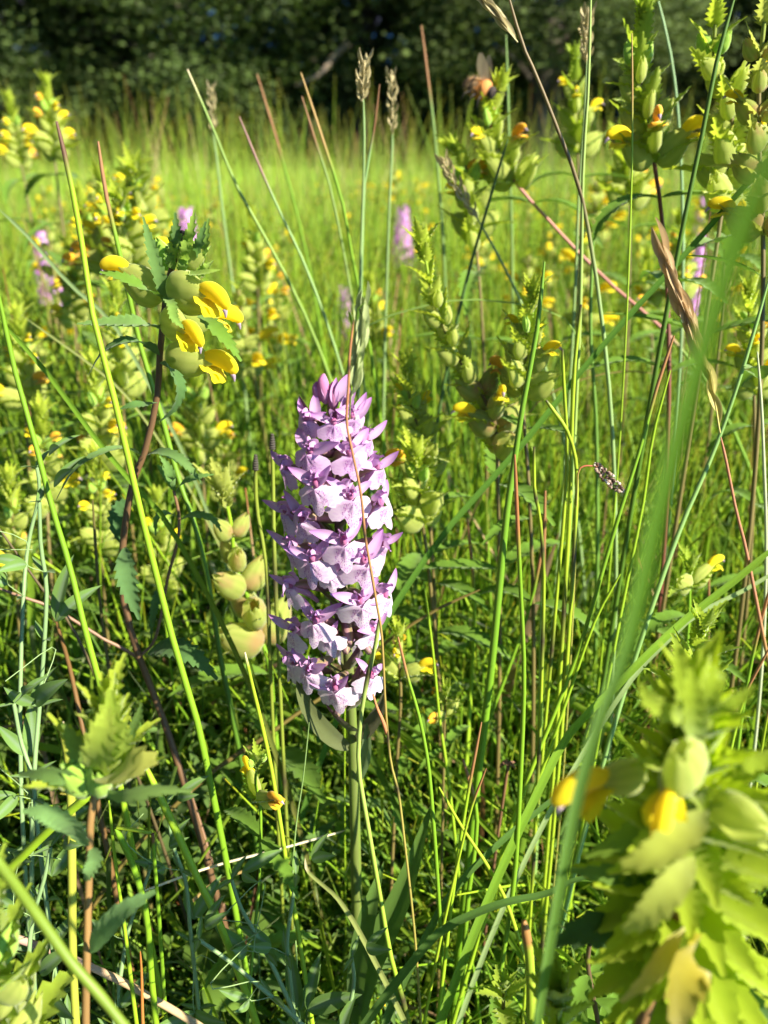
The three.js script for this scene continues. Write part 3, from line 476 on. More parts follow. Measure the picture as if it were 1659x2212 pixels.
// P: [x, y, d] from the tip down; o.head: length of the flower head in metres
function rattle(label, P, o = {}) {
  R = mulberry(o.seed || label.length * 13 + P[0][0] | 0);
  let pts = P.map(p => Array.isArray(p) ? at(...p) : p.clone()); if (o.ground !== false) pts = toGround(pts);
  const base = pts[pts.length - 1].clone(); pts = pts.reverse().map(p => p.sub(base));
  const g = group('yellow_rattle', base), cu = new THREE.CatmullRomCurve3(pts, false, 'centripetal'), L = cu.getLength(), s = o.s || 1, H = o.head ?? .05;
  const sc = o.stem || [.16, .13, .04], rs = (o.r || .0009) * Math.sqrt(s);
  part('stem', tube(pts, t => rs * (1.1 - .5 * t), vary(t => mixc(o.low && t < o.low ? C.green : sc, C.lime, smooth(1 - H / L, 1, t) * .8), .35), 8, 40), M.stem, g);
  const n = (o.nodes ?? 7) + (H > .03 ? 2 : 0), bs = bractSets[o.bracts || 'fresh'], twist = o.twist ?? rr(0, 3);
  for (let i = 0; i < n && H; i++) {
    const f = i / (n - 1 || 1), u = 1 - H / L * (1 - f * .93), p = cu.getPointAt(clamp(u)), T = cu.getTangentAt(clamp(u));
    for (const sd of [0, 1]) {
      const a = twist + (i % 2) * 1.57 + sd * 3.14 + rr(-.25, .25), h = V(Math.cos(a), 0, Math.sin(a)), sz = s * (1 - .5 * f);
      const b = part('bract', bs[(R() * 3) | 0], M.bract, g); b.position.copy(p); aim(b, h.clone().addScaledVector(T, .55 + 1.9 * f * f), T); b.scale.setScalar((o.bl || .0175) * sz * rr(.9, 1.15)); b.scale.x *= 1.15;
      if (f < (o.flowersTo ?? .82)) {
        const cor = R() < (o.bloom ?? .35) && f < .8; 
        rattleFlower(g, p.clone().addScaledVector(h, .001), h.clone().addScaledVector(T, .8 + .9 * f), sz * (.86 - .2 * f), { corolla: cor ? 1 : 0, old: o.old && f < (o.oldTo ?? 1), faded: cor && R() < .25, bud: f > .7 && !o.old, roll: rr(-.3, .3), fat: o.fat });
      }
    }
  }
  for (let i = 0; i < (H ? 8 : 0); i++) { const a = i * 2.4, T = cu.getTangentAt(1), b = part('bract', bs[i % 3], M.bract, g); b.position.copy(cu.getPointAt(1 - .004 / L * (1 - i / 8))); aim(b, T.clone().addScaledVector(V(Math.cos(a), 0, Math.sin(a)), .3 + .05 * i), V(Math.cos(a), .01, Math.sin(a)).negate()); b.scale.setScalar(.0095 * s * rr(.8, 1.2)); }
  for (let u = L - H - .012, k = 0; u > L * .15 && k < (o.leaves ?? 4); u -= o.gap || .032, k++) for (const sd of [0, 1]) {
    const p = cu.getPointAt(u / L), a = twist + 1.57 * (k % 2) + 3.14 * sd + rr(-.3, .3), b = part('leaf', rleaf[(R() * 3) | 0], M.leaf, g);
    b.position.copy(p); aim(b, V(Math.cos(a), rr(.1, .6), Math.sin(a))); b.scale.setScalar(.027 * s * rr(.8, 1.2));
  }
  g.userData.cu = undefined; return Object.assign(tag(g, label, 'yellow flower', o.group), {});
}
// a leaf through places of the photograph, for a plant at `root`
function leafThrough(root, P, w, o = {}) {
  const pts = P.map(p => at(...p).sub(root.position)), W = w * pxm(at(...P[P.length >> 1])) / 2;
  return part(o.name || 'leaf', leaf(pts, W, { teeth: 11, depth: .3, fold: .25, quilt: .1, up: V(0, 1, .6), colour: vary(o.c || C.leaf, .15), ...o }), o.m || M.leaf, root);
}
// the main spike, left
{
  const g = rattle('tall yellow spike at left with five clear yellow flowers on a dark stem', [[395, 500, .217], [378, 560, .219], [362, 610, .22], [357, 653, .22], [345, 768, .22], [340, 853, .22], [312, 978, .218], [290, 1033, .217], [275, 1103, .216], [265, 1186, .215], [267, 1296, .214], [300, 1416, .212], [350, 1546, .21], [385, 1650, .205]], { head: 0, leaves: 0, r: .00125, stem: [.13, .075, .035] });
  const b = g.position; R = mulberry(5);
  const fl = (x, y, d, dx, dy, dz, size, o) => rattleFlower(g, at(x, y, d).sub(b), V(dx, dy, dz), size, o);
  fl(357, 770, .217, 1, -.1, .25, 1.02, { corolla: 1.12, tilt: .12, fat: 1.25 });
  fl(352, 690, .214, .75, -.15, .75, .88, { corolla: 1.15, tilt: .2, fat: 1.2 });
  fl(372, 690, .226, 1, .02, -.25, .95, { corolla: 1.1, tilt: .2 });
  fl(362, 618, .216, .85, -.12, .5, 1.0, { corolla: 1.12, tilt: .15, fat: 1.2 });
  fl(372, 625, .214, .9, -.45, .35, .85, { corolla: 0, fat: 1.1 });
  fl(352, 650, .222, -.8, .62, -.1, 1.0, { corolla: .95, tilt: .4, fat: 1.2 });
  fl(362, 585, .222, -.3, .9, -.1, .62, { corolla: 0, bud: true });
  fl(388, 572, .217, .85, .45, .3, .66, { corolla: 0, fat: 1.1 });
  fl(398, 560, .222, .9, .5, -.2, .55, { corolla: 0, bud: true });
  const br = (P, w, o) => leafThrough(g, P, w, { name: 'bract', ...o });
  br([[358, 660, .219], [345, 600, .214], [325, 530, .212], [309, 468, .212]], 34, { c: [.15, .29, .07], up: V(.4, .3, 1) });
  br([[352, 645, .218], [310, 622, .21], [262, 600, .208], [215, 588, .208]], 40, { c: C.leaf, teeth: 9 });
  br([[352, 640, .216], [372, 660, .208], [378, 690, .205], [400, 712, .204]], 26, { c: [.2, .35, .06] });
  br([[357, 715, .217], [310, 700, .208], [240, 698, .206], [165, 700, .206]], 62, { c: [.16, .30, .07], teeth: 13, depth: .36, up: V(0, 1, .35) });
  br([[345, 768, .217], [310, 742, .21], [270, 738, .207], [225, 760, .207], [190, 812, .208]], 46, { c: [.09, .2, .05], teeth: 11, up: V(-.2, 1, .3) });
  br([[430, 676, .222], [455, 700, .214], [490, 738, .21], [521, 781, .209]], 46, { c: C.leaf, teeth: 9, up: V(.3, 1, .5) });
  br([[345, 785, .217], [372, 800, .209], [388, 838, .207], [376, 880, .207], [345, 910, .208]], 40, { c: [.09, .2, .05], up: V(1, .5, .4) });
  br([[342, 870, .218], [310, 874, .21], [285, 876, .208], [257, 884, .208]], 28, { c: [.1, .22, .05] });
  br([[385, 585, .217], [420, 592, .21], [450, 588, .208], [475, 583, .208]], 24, { c: [.28, .44, .06] });
  for (const [x, y, dx, dy, l, c] of [[385, 530, -.12, 1, 70, 0], [405, 525, .28, 1, 72, 1], [375, 545, -.05, 1, 60, 1], [420, 540, .5, 1, 62, 0], [435, 545, .25, .9, 80, 2], [398, 555, .1, 1, 60, 1], [415, 570, .55, .75, 50, 1], [392, 580, .2, .9, 46, 2], [430, 575, .85, .5, 46, 1], [405, 590, .6, .4, 42, 1], [372, 560, -.4, .9, 40, 2]]) {
    const d = .2165 + (R() - .5) * .008; leafThrough(g, [[x - dx * 10, y + 22, .217], [x + dx * l * .35, y + 16 - dy * l * .5, d - .003], [x + dx * l * .8, y + 16 - dy * l * 1.25, d]], 28, { name: 'bract', teeth: 7, depth: .4, c: [[.12, .25, .055], [.3, .48, .06], [.2, .36, .055]][c], up: V(dx * -.6, .1, 1), m: M.bract });
  }
  leafThrough(g, [[308, 985, .217], [270, 968, .21], [225, 975, .205], [165, 1010, .203], [120, 1082, .203]], 26, { c: [.16, .29, .08], up: V(-.2, 1, .5) });
  leafThrough(g, [[312, 987, .217], [345, 976, .21], [385, 990, .206], [410, 1012, .205], [434, 1042, .206]], 30, { c: [.14, .27, .07], up: V(.2, 1, .6) });
  leafThrough(g, [[268, 1180, .215], [272, 1230, .206], [282, 1280, .204], [302, 1340, .205]], 52, { c: [.13, .27, .085], teeth: 9, up: V(.1, .2, 1) });
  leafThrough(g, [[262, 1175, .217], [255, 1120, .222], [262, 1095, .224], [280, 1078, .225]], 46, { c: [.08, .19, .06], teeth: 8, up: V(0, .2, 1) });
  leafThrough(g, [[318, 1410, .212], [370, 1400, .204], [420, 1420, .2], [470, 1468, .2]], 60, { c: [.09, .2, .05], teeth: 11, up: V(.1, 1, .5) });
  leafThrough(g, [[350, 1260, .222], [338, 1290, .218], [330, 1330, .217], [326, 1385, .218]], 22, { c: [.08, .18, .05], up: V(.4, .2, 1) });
  part('side_branch', tube([[305, 1415, .212], [330, 1390, .214], [348, 1330, .216], [362, 1250, .218], [385, 1160, .22], [386, 1110, .222], [375, 1060, .222]].map(p => at(...p).sub(b)), .0005, [.2, .12, .06], 7, 24), M.stem, g);
  for (const P of [[[386, 1125, .222], [420, 1112, .215], [460, 1122, .212], [478, 1148, .212]], [[385, 1120, .222], [360, 1108, .216], [340, 1118, .214], [336, 1158, .214]], [[375, 1060, .222], [352, 1020, .218], [340, 1005, .217]], [[378, 1062, .222], [372, 1030, .217], [360, 1005, .216], [345, 985, .216]], [[380, 1062, .222], [400, 1040, .217], [430, 1030, .216], [462, 1025, .216]]]) leafThrough(g, P, 22, { c: [.15, .3, .07], teeth: 8 });
}
// overlapping bracts round the axis of a spike, from its foot to its tip
function bractRing(g, foot, tip, n, len, set, out0, out1, t0 = .25) {
  const a0 = at(...foot).sub(g.position), a1 = at(...tip).sub(g.position), T = a1.clone().sub(a0).normalize();
  for (let i = 0; i < n; i++) { const f = i / (n - 1), a = i * 2.4, h = V(Math.cos(a), 0, Math.sin(a)), b = part('bract', bractSets[set][i % 3], M.bract, g); b.position.copy(a0).lerp(a1, f * .93).addScaledVector(h, .002 * (1 - f)); aim(b, h.clone().multiplyScalar(out0 * (1 - f) + .3).addScaledVector(T, t0 + out1 * f), T); b.scale.setScalar(len * (1 - .25 * f) * rr(.85, 1.15)); }
}
// the big blurred spike, right foreground
{
  const D = .094, g = rattle('big blurred pale green flower spike at lower right with two orange yellow flowers', [[1510, 1490, D + .006], [1502, 1640, D + .004], [1490, 1800, D], [1470, 1950, D - .004], [1430, 2080, D - .006], [1390, 2200, D - .008]], { head: 0, leaves: 0, r: .0014, stem: [.2, .12, .05] });
  const b = g.position; R = mulberry(8);
  const br = (P, w, o = {}) => leafThrough(g, P, w, { name: 'bract', m: M.bract, teeth: 7, depth: .22, c: [.36, .50, .02], up: V(0, .35, 1), ...o });
  const fl = (x, y, d, dx, dy, dz, s, o) => rattleFlower(g, at(x, y, d).sub(b), V(dx, dy, dz), s, o);
  fl(1395, 1672, D - .002, -1, .06, .3, .62, { corolla: 1.6, tilt: .3, fat: 1.3 });
  fl(1468, 1640, D - .006, -.5, -.3, .9, .55, { corolla: 1.6, tilt: .4, fat: 1.4 });
  fl(1486, 1690, D - .008, -.35, .85, .35, .8, { fat: 1.2 }); fl(1540, 1740, D - .006, .5, .3, .9, .7, { fat: 1.3 });
  fl(1550, 1800, D + .002, .6, .3, .7, .6, { fat: 1.2 });
  bractRing(g, [1475, 2120, D], [1500, 1490, D], 130, .0178, 'soft', 1.0, 2.1, -.75);
  br([[1505, 1560, D], [1450, 1540, D - .008], [1400, 1510, D - .01], [1385, 1478, D - .01]], 52, { depth: .35 }); br([[1510, 1560, D], [1560, 1530, D - .006], [1600, 1505, D - .006], [1628, 1482, D - .006]], 46, { depth: .35 });
  br([[1500, 1570, D], [1482, 1500, D - .006], [1470, 1450, D - .006], [1458, 1398, D - .005]], 60, { depth: .35 }); br([[1510, 1570, D], [1530, 1510, D - .007], [1545, 1460, D - .006], [1565, 1480, D - .004]], 56, { depth: .35 }); br([[1500, 1620, D - .002], [1500, 1560, D - .009], [1495, 1500, D - .01], [1490, 1450, D - .008]], 70, { depth: .3 });
  br([[1525, 1745, D - .008], [1480, 1800, D - .016], [1410, 1850, D - .02], [1345, 1868, D - .02]], 84, { c: [.46, .54, .07], up: V(-.5, .9, .5), depth: .15 });
  br([[1500, 1850, D - .008], [1450, 1920, D - .016], [1400, 1975, D - .018], [1348, 2010, D - .018]], 70, { c: [.46, .54, .09], up: V(-.3, .9, .6), depth: .15 });
  br([[1490, 1990, D - .008], [1450, 2040, D - .014], [1400, 2110, D - .016], [1340, 2165, D - .016]], 54, { c: [.5, .48, .1], teeth: 6, depth: .12 });
  br([[1490, 2010, D - .01], [1490, 2080, D - .018], [1475, 2150, D - .02], [1462, 2250, D - .018]], 100, { c: [.5, .44, .04], teeth: 6, depth: .1 });
  br([[1480, 1720, D + .002], [1400, 1770, D + .002], [1330, 1820, D], [1262, 1850, D]], 70, { c: [.2, .34, .02] });
  br([[1480, 1830, D + .003], [1400, 1880, D + .002], [1310, 1890, D], [1230, 1880, D - .002]], 60, { c: [.14, .26, .03], up: V(0, 1, .5) });
  br([[1560, 1620, D + .004], [1600, 1640, D], [1640, 1640, D], [1690, 1610, D]], 60); br([[1560, 1700, D + .002], [1600, 1740, D - .002], [1640, 1770, D - .004], [1690, 1800, D - .004]], 76);
  br([[1480, 1960, D + .003], [1400, 2020, D + .002], [1280, 2010, D], [1190, 2040, D]], 100, { c: [.06, .14, .03], up: V(0, 1, .4) });
  br([[1500, 2060, D], [1560, 2110, D - .004], [1620, 2170, D - .006], [1690, 2240, D - .006]], 80, { c: [.12, .26, .06] });
}
// pale bud spike, lower left
{
  const D = .118, g = rattle('pale blurred bud spike with one open yellow bract at lower left', [[236, 1520, D], [228, 1600, D], [210, 1690, D], [197, 1760, D - .002], [192, 1900, D - .004], [188, 2050, D - .008], [185, 2200, D - .01]], { head: 0, leaves: 0, r: .001, stem: [.28, .17, .06] });
  const b = g.position, br = (P, w, o = {}) => leafThrough(g, P, w, { name: 'bract', m: M.bract, teeth: 7, depth: .3, c: [.36, .5, .06], up: V(0, .3, 1), ...o }); R = mulberry(18);
  bractRing(g, [213, 1700, D], [232, 1530, D], 24, .0145, 'fresh', .12, 2.2);
  br([[215, 1680, D], [222, 1610, D - .004], [238, 1560, D - .004], [240, 1490, D - .002]], 92, { c: [.38, .52, .05] }); br([[215, 1690, D], [212, 1630, D - .008], [225, 1570, D - .008], [232, 1535, D - .006]], 80, { c: [.42, .55, .06] }); br([[222, 1690, D], [255, 1640, D - .004], [262, 1590, D - .003], [268, 1560, D - .002]], 70);
  br([[205, 1695, D], [180, 1650, D - .004], [160, 1600, D - .003], [138, 1562, D - .002]], 56, { c: [.26, .42, .07] }); br([[215, 1700, D], [250, 1670, D - .006], [300, 1650, D - .008], [335, 1640, D - .008]], 96, { c: [.62, .66, .12], teeth: 5, depth: .12, up: V(.5, 1, .4) });
  br([[205, 1705, D], [150, 1680, D - .006], [95, 1672, D - .006], [40, 1672, D - .004]], 48, { c: [.2, .36, .08] }); br([[212, 1708, D], [270, 1718, D - .007], [340, 1705, D - .008], [415, 1708, D - .008]], 40, { c: [.22, .37, .08] });
  br([[275, 1620, D + .004], [290, 1570, D + .003], [300, 1545, D + .003], [305, 1520, D + .003]], 24, { c: [.18, .32, .06] });
  for (const [sx, dx] of [[1, .3], [-1, -.3]]) rattleFlower(g, at(213, 1690, D).sub(b), V(dx, .9, .6), .8, { bud: true, fat: 1.2 });
  leafThrough(g, [[190, 1830, D - .003], [150, 1780, D - .008], [100, 1755, D - .01], [50, 1752, D - .01]], 64, { c: [.18, .34, .1], up: V(0, .6, 1) }); leafThrough(g, [[196, 1830, D - .003], [205, 1860, D - .006], [190, 1890, D - .008], [182, 1900, D - .008]], 40, { c: [.17, .32, .1] });
  leafThrough(g, [[194, 2060, D - .008], [225, 2010, D - .012], [275, 1960, D - .014], [335, 1925, D - .014]], 50, { c: [.2, .38, .12], up: V(-.3, .6, 1), teeth: 8, depth: .15 });
}
rattle('crisp jagged green bud spike behind the blurred right spike', [[1520, 1355, .165], [1500, 1430, .165], [1490, 1520, .165], [1480, 1700, .16]], { head: .03, nodes: 7, bracts: 'green', flowersTo: .5, bloom: 0, leaves: 2, s: .95, bl: .018 });
rattle('small low spike with two drooping yellow flowers left of the orchid stem', [[556, 1645, .165], [552, 1690, .165], [562, 1739, .164], [560, 1909, .158], [547, 2039, .15]], { head: .013, nodes: 2, bloom: 1, leaves: 2, s: .72, flowersTo: 1.1, bracts: 'green', r: .0007, stem: C.green, seed: 4 });
rattle('spike with yellow flowers tucked behind the lower right of the orchid', [[862, 1370, .23], [862, 1430, .23], [866, 1500, .228], [858, 1640, .222]], { head: .018, nodes: 3, bloom: 0.45, leaves: 2, s: .85, flowersTo: 1, seed: 12 });
rattle('drooping pod spike with blushed inflated pods left of the orchid', [[487, 1075, .25], [500, 1140, .25], [508, 1220, .25], [535, 1290, .25], [560, 1370, .248], [580, 1430, .246], [590, 1520, .244], [600, 1640, .238]], { head: .06, nodes: 4, bl: .010, bloom: 0, old: true, bracts: 'old', leaves: 2, s: 1.6, flowersTo: 1, fat: 1.5, stem: C.green, seed: 9 });
rattle('leaning pale spike with tan withered lower pods right of the orchid top', [[915, 535, 0.2800], [930, 620, 0.2800], [955, 700, 0.2800], [1000, 790, 0.2784], [1040, 850, 0.2761], [1070, 920, 0.2738], [1075, 1040, 0.2683]], { head: 0.0778, nodes: 9, bloom: .2, old: true, oldTo: .4, bracts: 'fresh', leaves: 2, s: 1.17, flowersTo: .9, fat: 1.4, seed: 14 });
rattle('spike with a yellow flower pointing right, right of the withered pods', [[1150, 640, 0.2700], [1142, 700, 0.2700], [1135, 780, 0.2700], [1130, 880, 0.2683], [1140, 1010, 0.2616]], { head: 0.0338, nodes: 6, bloom: .2, leaves: 3, s: 1.08, seed: 22 });
rattle('pale spike with yellow flowers just left of the withered pods', [[880, 800, 0.2850], [885, 860, 0.2850], [905, 930, 0.2850], [920, 1010, 0.2826], [930, 1140, 0.2771]], { head: 0.0412, nodes: 6, bloom: .45, leaves: 3, s: 1.11, seed: 31 });
rattle('low pale spike half hidden right of the middle of the orchid', [[900, 990, 0.2700], [905, 1050, 0.2700], [912, 1120, 0.2700], [925, 1220, 0.2664]], { head: 0.0270, nodes: 5, bloom: 0, leaves: 3, s: 1.22, seed: 33 });
rattle('flower spike with the bumblebee on top leaning on a pink stem', [[1078, 195, .4], [1066, 240, .4], [1060, 290, .4], [1085, 345, .4], [1110, 390, .4], [1180, 470, .4], [1245, 540, .4], [1330, 623, .395], [1440, 718, .385]], { head: .043, nodes: 6, bloom: .5, leaves: 1, s: 1.41, stem: [.46, .2, .16], r: .0009, low: .58, seed: 17 });
rattle('leaning pale spike below left of the bee', [[982, 325, .4], [1005, 360, .4], [1018, 420, .4], [1025, 490, .4], [1035, 600, .395]], { head: .045, nodes: 6, bloom: 0.12, leaves: 2, s: 1.30, seed: 18 });
rattle('tall jagged green spike with a few yellow flowers near the top right', [[1392, 35, .31], [1385, 90, .31], [1380, 150, .31], [1385, 200, .31], [1400, 280, .31], [1425, 430, .31], [1440, 600, .308], [1445, 760, .3]], { head: .047, nodes: 7, bracts: 'green', bloom: 0.14, leaves: 3, s: 1.28, stem: [.16, .05, .03], seed: 24 });
rattle('faint spike with yellow flowers against the dark wood', [[1243, 130, .47], [1243, 190, .47], [1246, 255, .47], [1250, 420, .465]], { head: .045, nodes: 5, bloom: 0.2, bracts: 'green', leaves: 2, s: 1.30, seed: 27 });
rattle('pale podded spike in the top right beside the dark leaning rush', [[1540, -30, .3], [1545, 60, .3], [1540, 140, .3], [1575, 200, .3], [1580, 300, .3], [1560, 450, .295]], { head: .07, nodes: 8, bloom: 0, leaves: 2, s: 1.25, fat: 1.4, seed: 28 });
rattle('brownish yellow spike cut by the top right edge', [[1660, -60, .26], [1650, 60, .26], [1640, 160, .26], [1640, 300, .26], [1648, 500, .255]], { head: .07, nodes: 7, bloom: .2, old: true, bracts: 'old', leaves: 2, s: 1.09, fat: 1.4, seed: 29 });
rattle('pale spike with bright yellow flowers left of the right edge rushes', [[1580, 270, .42], [1578, 340, .42], [1575, 410, .42], [1570, 520, .415]], { head: .05, nodes: 6, bloom: .55, leaves: 3, s: 1.40, seed: 35 });
rattle('short yellow flower spike between upper right rushes', [[1345, 305, .48], [1350, 350, .48], [1358, 400, .48], [1360, 520, .47]], { head: .035, nodes: 5, bloom: .6, leaves: 3, s: 1.43, seed: 36 });
rattle('yellow flower spike cut by the right edge in the middle', [[1620, 630, .3], [1618, 690, .3], [1625, 760, .3], [1630, 900, .296]], { head: .04, nodes: 6, bloom: .4, leaves: 3, s: 1, seed: 37 });
rattle('pale leaved shoot in bright sun among the right stems', [[1492, 1225, .24], [1490, 1260, .24], [1488, 1330, .24], [1480, 1460, .236]], { head: .008, nodes: 2, bloom: .3, bracts: 'green', leaves: 3, gap: .012, s: .9, stem: C.green, seed: 38 });
rattle('tiny yellow flowered spike low right of the orchid stem', [[965, 1490, .22], [962, 1530, .22], [960, 1570, .22], [958, 1680, .215]], { head: .012, nodes: 3, bloom: .8, bracts: 'green', leaves: 2, s: .6, seed: 39 });
rattle('leafy young plant with veined leaves at the bottom right', [[1275, 2030, .13], [1270, 2080, .13], [1290, 2200, .128]], { head: 0, leaves: 4, gap: .008, s: .95, stem: [.12, .08, .04], seed: 40 });
rattle('small bright leafy shoot at the bottom right of middle', [[1090, 2130, .125], [1088, 2160, .125], [1085, 2220, .124]], { head: .008, nodes: 3, flowersTo: 0, bracts: 'green', leaves: 2, gap: .006, s: .6, seed: 41 });
// clump behind the main left spike
for (const [l, P, o] of [
  ['nearest pale spike of the clump behind the main left spike', [[258, 430, .4], [275, 500, .42], [290, 580, .42], [300, 720, .415]], { bloom: .7, s: 1.40, seed: 51 }],
  ['broad pale spike with yellow flowers in the middle of the left clump', [[222, 400, .46], [230, 460, .46], [240, 540, .46], [255, 680, .455]], { bloom: .8, s: 1.5, seed: 91 }],
  ['tall pale spike at the back of the left clump', [[290, 370, .5], [300, 430, .52], [315, 500, .52], [320, 640, .515]], { bloom: .25, s: 1.5, seed: 52 }],
  ['middle yellow spike at the left of the clump', [[175, 430, .5], [190, 480, .5], [205, 560, .5], [220, 700, .49]], { bloom: .7, s: 1.34, seed: 53 }],
  ['low yellow spike left of the clump beside the far lilac spike', [[150, 540, .5], [155, 590, .5], [160, 660, .5], [166, 780, .49]], { bloom: .8, s: 1.22, seed: 54 }],
  ['pale spike under the serrated left leaves', [[250, 640, .36], [255, 720, .36], [262, 800, .36], [270, 940, .355]], { bloom: 0.2, s: 1.22, seed: 55 }],
  ['pale spike below the main left flowers', [[420, 800, .38], [425, 850, .38], [432, 920, .38], [440, 1050, .37]], { bloom: .5, s: 1.22, seed: 56 }],
  ['small yellow spike standing out against the dark wood at far left', [[100, 185, .6], [106, 230, .6], [112, 290, .6], [125, 400, .59]], { bloom: .6, s: 1.40, seed: 57 }],
  ['second small yellow spike against the dark wood at the left edge', [[22, 225, .7], [30, 270, .7], [40, 320, .7], [60, 430, .69]], { bloom: .6, s: 1.34, seed: 58 }],
  ['low pale spike at the left edge under the vetch', [[90, 900, .33], [95, 960, .33], [100, 1040, .33], [105, 1160, .32]], { bloom: .4, s: 1.22, seed: 59 }],
  ['pale spike in the left middle between the rushes', [[205, 990, .32], [210, 1060, .32], [215, 1120, .32], [222, 1240, .315]], { bloom: .4, s: .95, seed: 60 }],
  ['pale blurred spike at far left of the middle', [[40, 690, .4], [50, 750, .4], [55, 830, .4], [60, 960, .39]], { bloom: .3, s: 1.28, seed: 61 }],
  ['pale spike low behind the crossing of the two left rushes', [[330, 480, .55], [335, 540, .55], [340, 600, .55], [350, 740, .54]], { bloom: .4, s: 1.3, seed: 71 }],
  ['pale bushy spike left of the main spike stem', [[205, 800, .34], [210, 860, .34], [215, 920, .34], [225, 1060, .335]], { bloom: .3, s: 1.2, seed: 72 }],
  ['blurred yellow spike under the far left lilac orchid', [[60, 660, .6], [62, 710, .6], [66, 770, .6], [70, 880, .59]], { bloom: 0.4, s: 1.3, seed: 73 }],
  ['pale spike right of the main left flowers in the soft meadow', [[545, 470, .55], [550, 540, .55], [556, 600, .55], [560, 730, .54]], { bloom: .2, s: 1.25, seed: 74 }],
  ['small yellow topped spike behind the pale slanting rush', [[580, 555, .6], [585, 600, .6], [590, 650, .6], [600, 770, .59]], { bloom: .6, s: 1.2, seed: 75 }],
  ['pale spike left of the horsetail cones', [[480, 900, .4], [482, 950, .4], [485, 1010, .4], [490, 1120, .39]], { bloom: .2, s: 1.1, seed: 76 }],
  ['pale spike low in the left tangle behind the climbing vetchling', [[20, 1040, .3], [25, 1090, .3], [30, 1150, .3], [35, 1260, .295]], { bloom: .3, s: 1.1, seed: 77 }],
  ['pale leafy spike behind the side branch of the main left stem', [[340, 1080, .32], [345, 1130, .32], [350, 1190, .32], [356, 1300, .315]], { bloom: .2, s: 1.1, seed: 78 }],
  ['yellow spike above the tip of the dry straw coloured head', [[1470, 480, .5], [1468, 530, .5], [1470, 580, .5], [1475, 700, .49]], { bloom: .5, s: 1.25, seed: 79 }],
  ['pale spike right of the pink stem', [[1400, 560, .5], [1402, 610, .5], [1405, 660, .5], [1410, 780, .49]], { bloom: .3, s: 1.2, seed: 80 }],
  ['blurred yellow spike left of the grass head above the orchid', [[800, 610, .6], [803, 660, .6], [806, 710, .6], [812, 830, .59]], { bloom: .5, s: 1.3, seed: 81 }],
  ['blurred corner spike cut by the lower left edge', [[-30, 1960, .1], [-20, 2030, .1], [-10, 2110, .098], [-5, 2220, .096]], { bloom: 0, s: 1.22, seed: 62, bracts: 'green' }],
  ['young pale shoot with jagged bracts at the very bottom right', [[1205, 2160, .1], [1210, 2230, .1], [1215, 2290, .098]], { bloom: 0, s: 1.22, seed: 63, bracts: 'green' }]]) rattle(l, P, { head: .045, nodes: 6, leaves: 3, ...o });

// ---------------------------------------------------------------- the orchid
const spotTex = (() => {
  const c = document.createElement('canvas'); c.width = c.height = 256; const x = c.getContext('2d'), r = mulberry(77);
  x.fillStyle = '#f6eef8'; x.fillRect(0, 0, 256, 256);
  for (let i = 0; i < 260; i++) { const a = r() * 6.28, q = 20 + r() * 90; x.fillStyle = `rgba(222,190,230,${.1 + r() * .2})`; x.beginPath(); x.ellipse(128 + Math.cos(a) * q, 128 + Math.sin(a) * q, 3 + r() * 9, 2 + r() * 4, a, 0, 7); x.fill(); }
  for (let s = -1; s <= 1; s += 2) for (let i = 0; i < 95; i++) { const v = 60 + r() * 130, u = Math.pow(r(), .8) * (18 + v * .22); x.fillStyle = `rgba(${120 + r() * 50},${40 + r() * 40},${140 + r() * 40},${.4 + r() * .4})`; x.save(); x.translate(128 + s * u, v); x.rotate(s * u * .012 + (r() - .5) * .5); x.fillRect(-1, -2.5, 1.6 + r() * 1.4, 2 + r() * 5); x.restore(); }
  const t = new THREE.CanvasTexture(c); t.colorSpace = THREE.SRGBColorSpace; t.flipY = false; return t;
})();
const petalMat = (m, o = {}) => sheet(.42, .02, { map: m, ...o });
const M_lips = [new THREE.Color(.74, .58, .76), new THREE.Color(.80, .72, .80), new THREE.Color(.86, .86, .86)].map(c => petalMat(spotTex, { color: c }));
function lipGeo(seed) {                                   // hangs along -y from the throat, face +z; in millimetres / 1000
  const r = mulberry(seed), I = 9, J = 34, pos = [], col = [], idx = [], uv = [], A = 1.95, lop = (r() - .5) * .12, wv = r() * 6, sb = .75 + r() * .6;
  for (let i = 0; i <= I; i++) for (let j = 0; j <= J; j++) {
    const a = (j / J * 2 - 1) * A, b = Math.abs(a), s = i / I;
    let rad = 6.2 + .5 * Math.cos((b - .95) * 2.6) - 1.6 * Math.exp(-Math.pow((b - .42) / .14, 2)) + 1.7 * Math.exp(-Math.pow(a / .2, 2)) - 3.2 * smooth(1.25, 1.95, b) + .3 * Math.sin(a * 13 + wv) * smooth(.3, .9, b) + .12 * Math.sin(a * 29 + wv);
    rad *= 1 + lop * Math.sign(a); const q = rad * s, x = Math.sin(a) * q, y = -Math.cos(a) * q - .6;
    const z = 1.2 * Math.exp(-s * s * 8) - .055 * sb * x * x + .05 * s * s * Math.sin(a * 6 + wv) + .16 * s * s * Math.sin(a * 2.2 + wv) - .012 * q * q * sb + .25 * Math.exp(-Math.pow(x / .9, 2)) * (1 - s);
    pos.push(x / 1000, y / 1000, z / 1000); uv.push(.5 + x / 16, .18 - y / 16 ); const p = smooth(1, .1, s), e = smooth(.8, 1, s) * (.4 + .4 * smooth(.6, 1.4, b)); col.push(...mixc([1, 1, 1], [.86, .52, .84], clamp(p * .34 + e * .22)));
  }
  for (let i = 0; i < I; i++) for (let j = 0; j < J; j++) { const a = i * (J + 1) + j, b = a + J + 1; idx.push(a, b, a + 1, a + 1, b, b + 1); }
  return build(pos, idx, col, uv);
}
const lips = [1, 2, 3, 4].map(lipGeo);
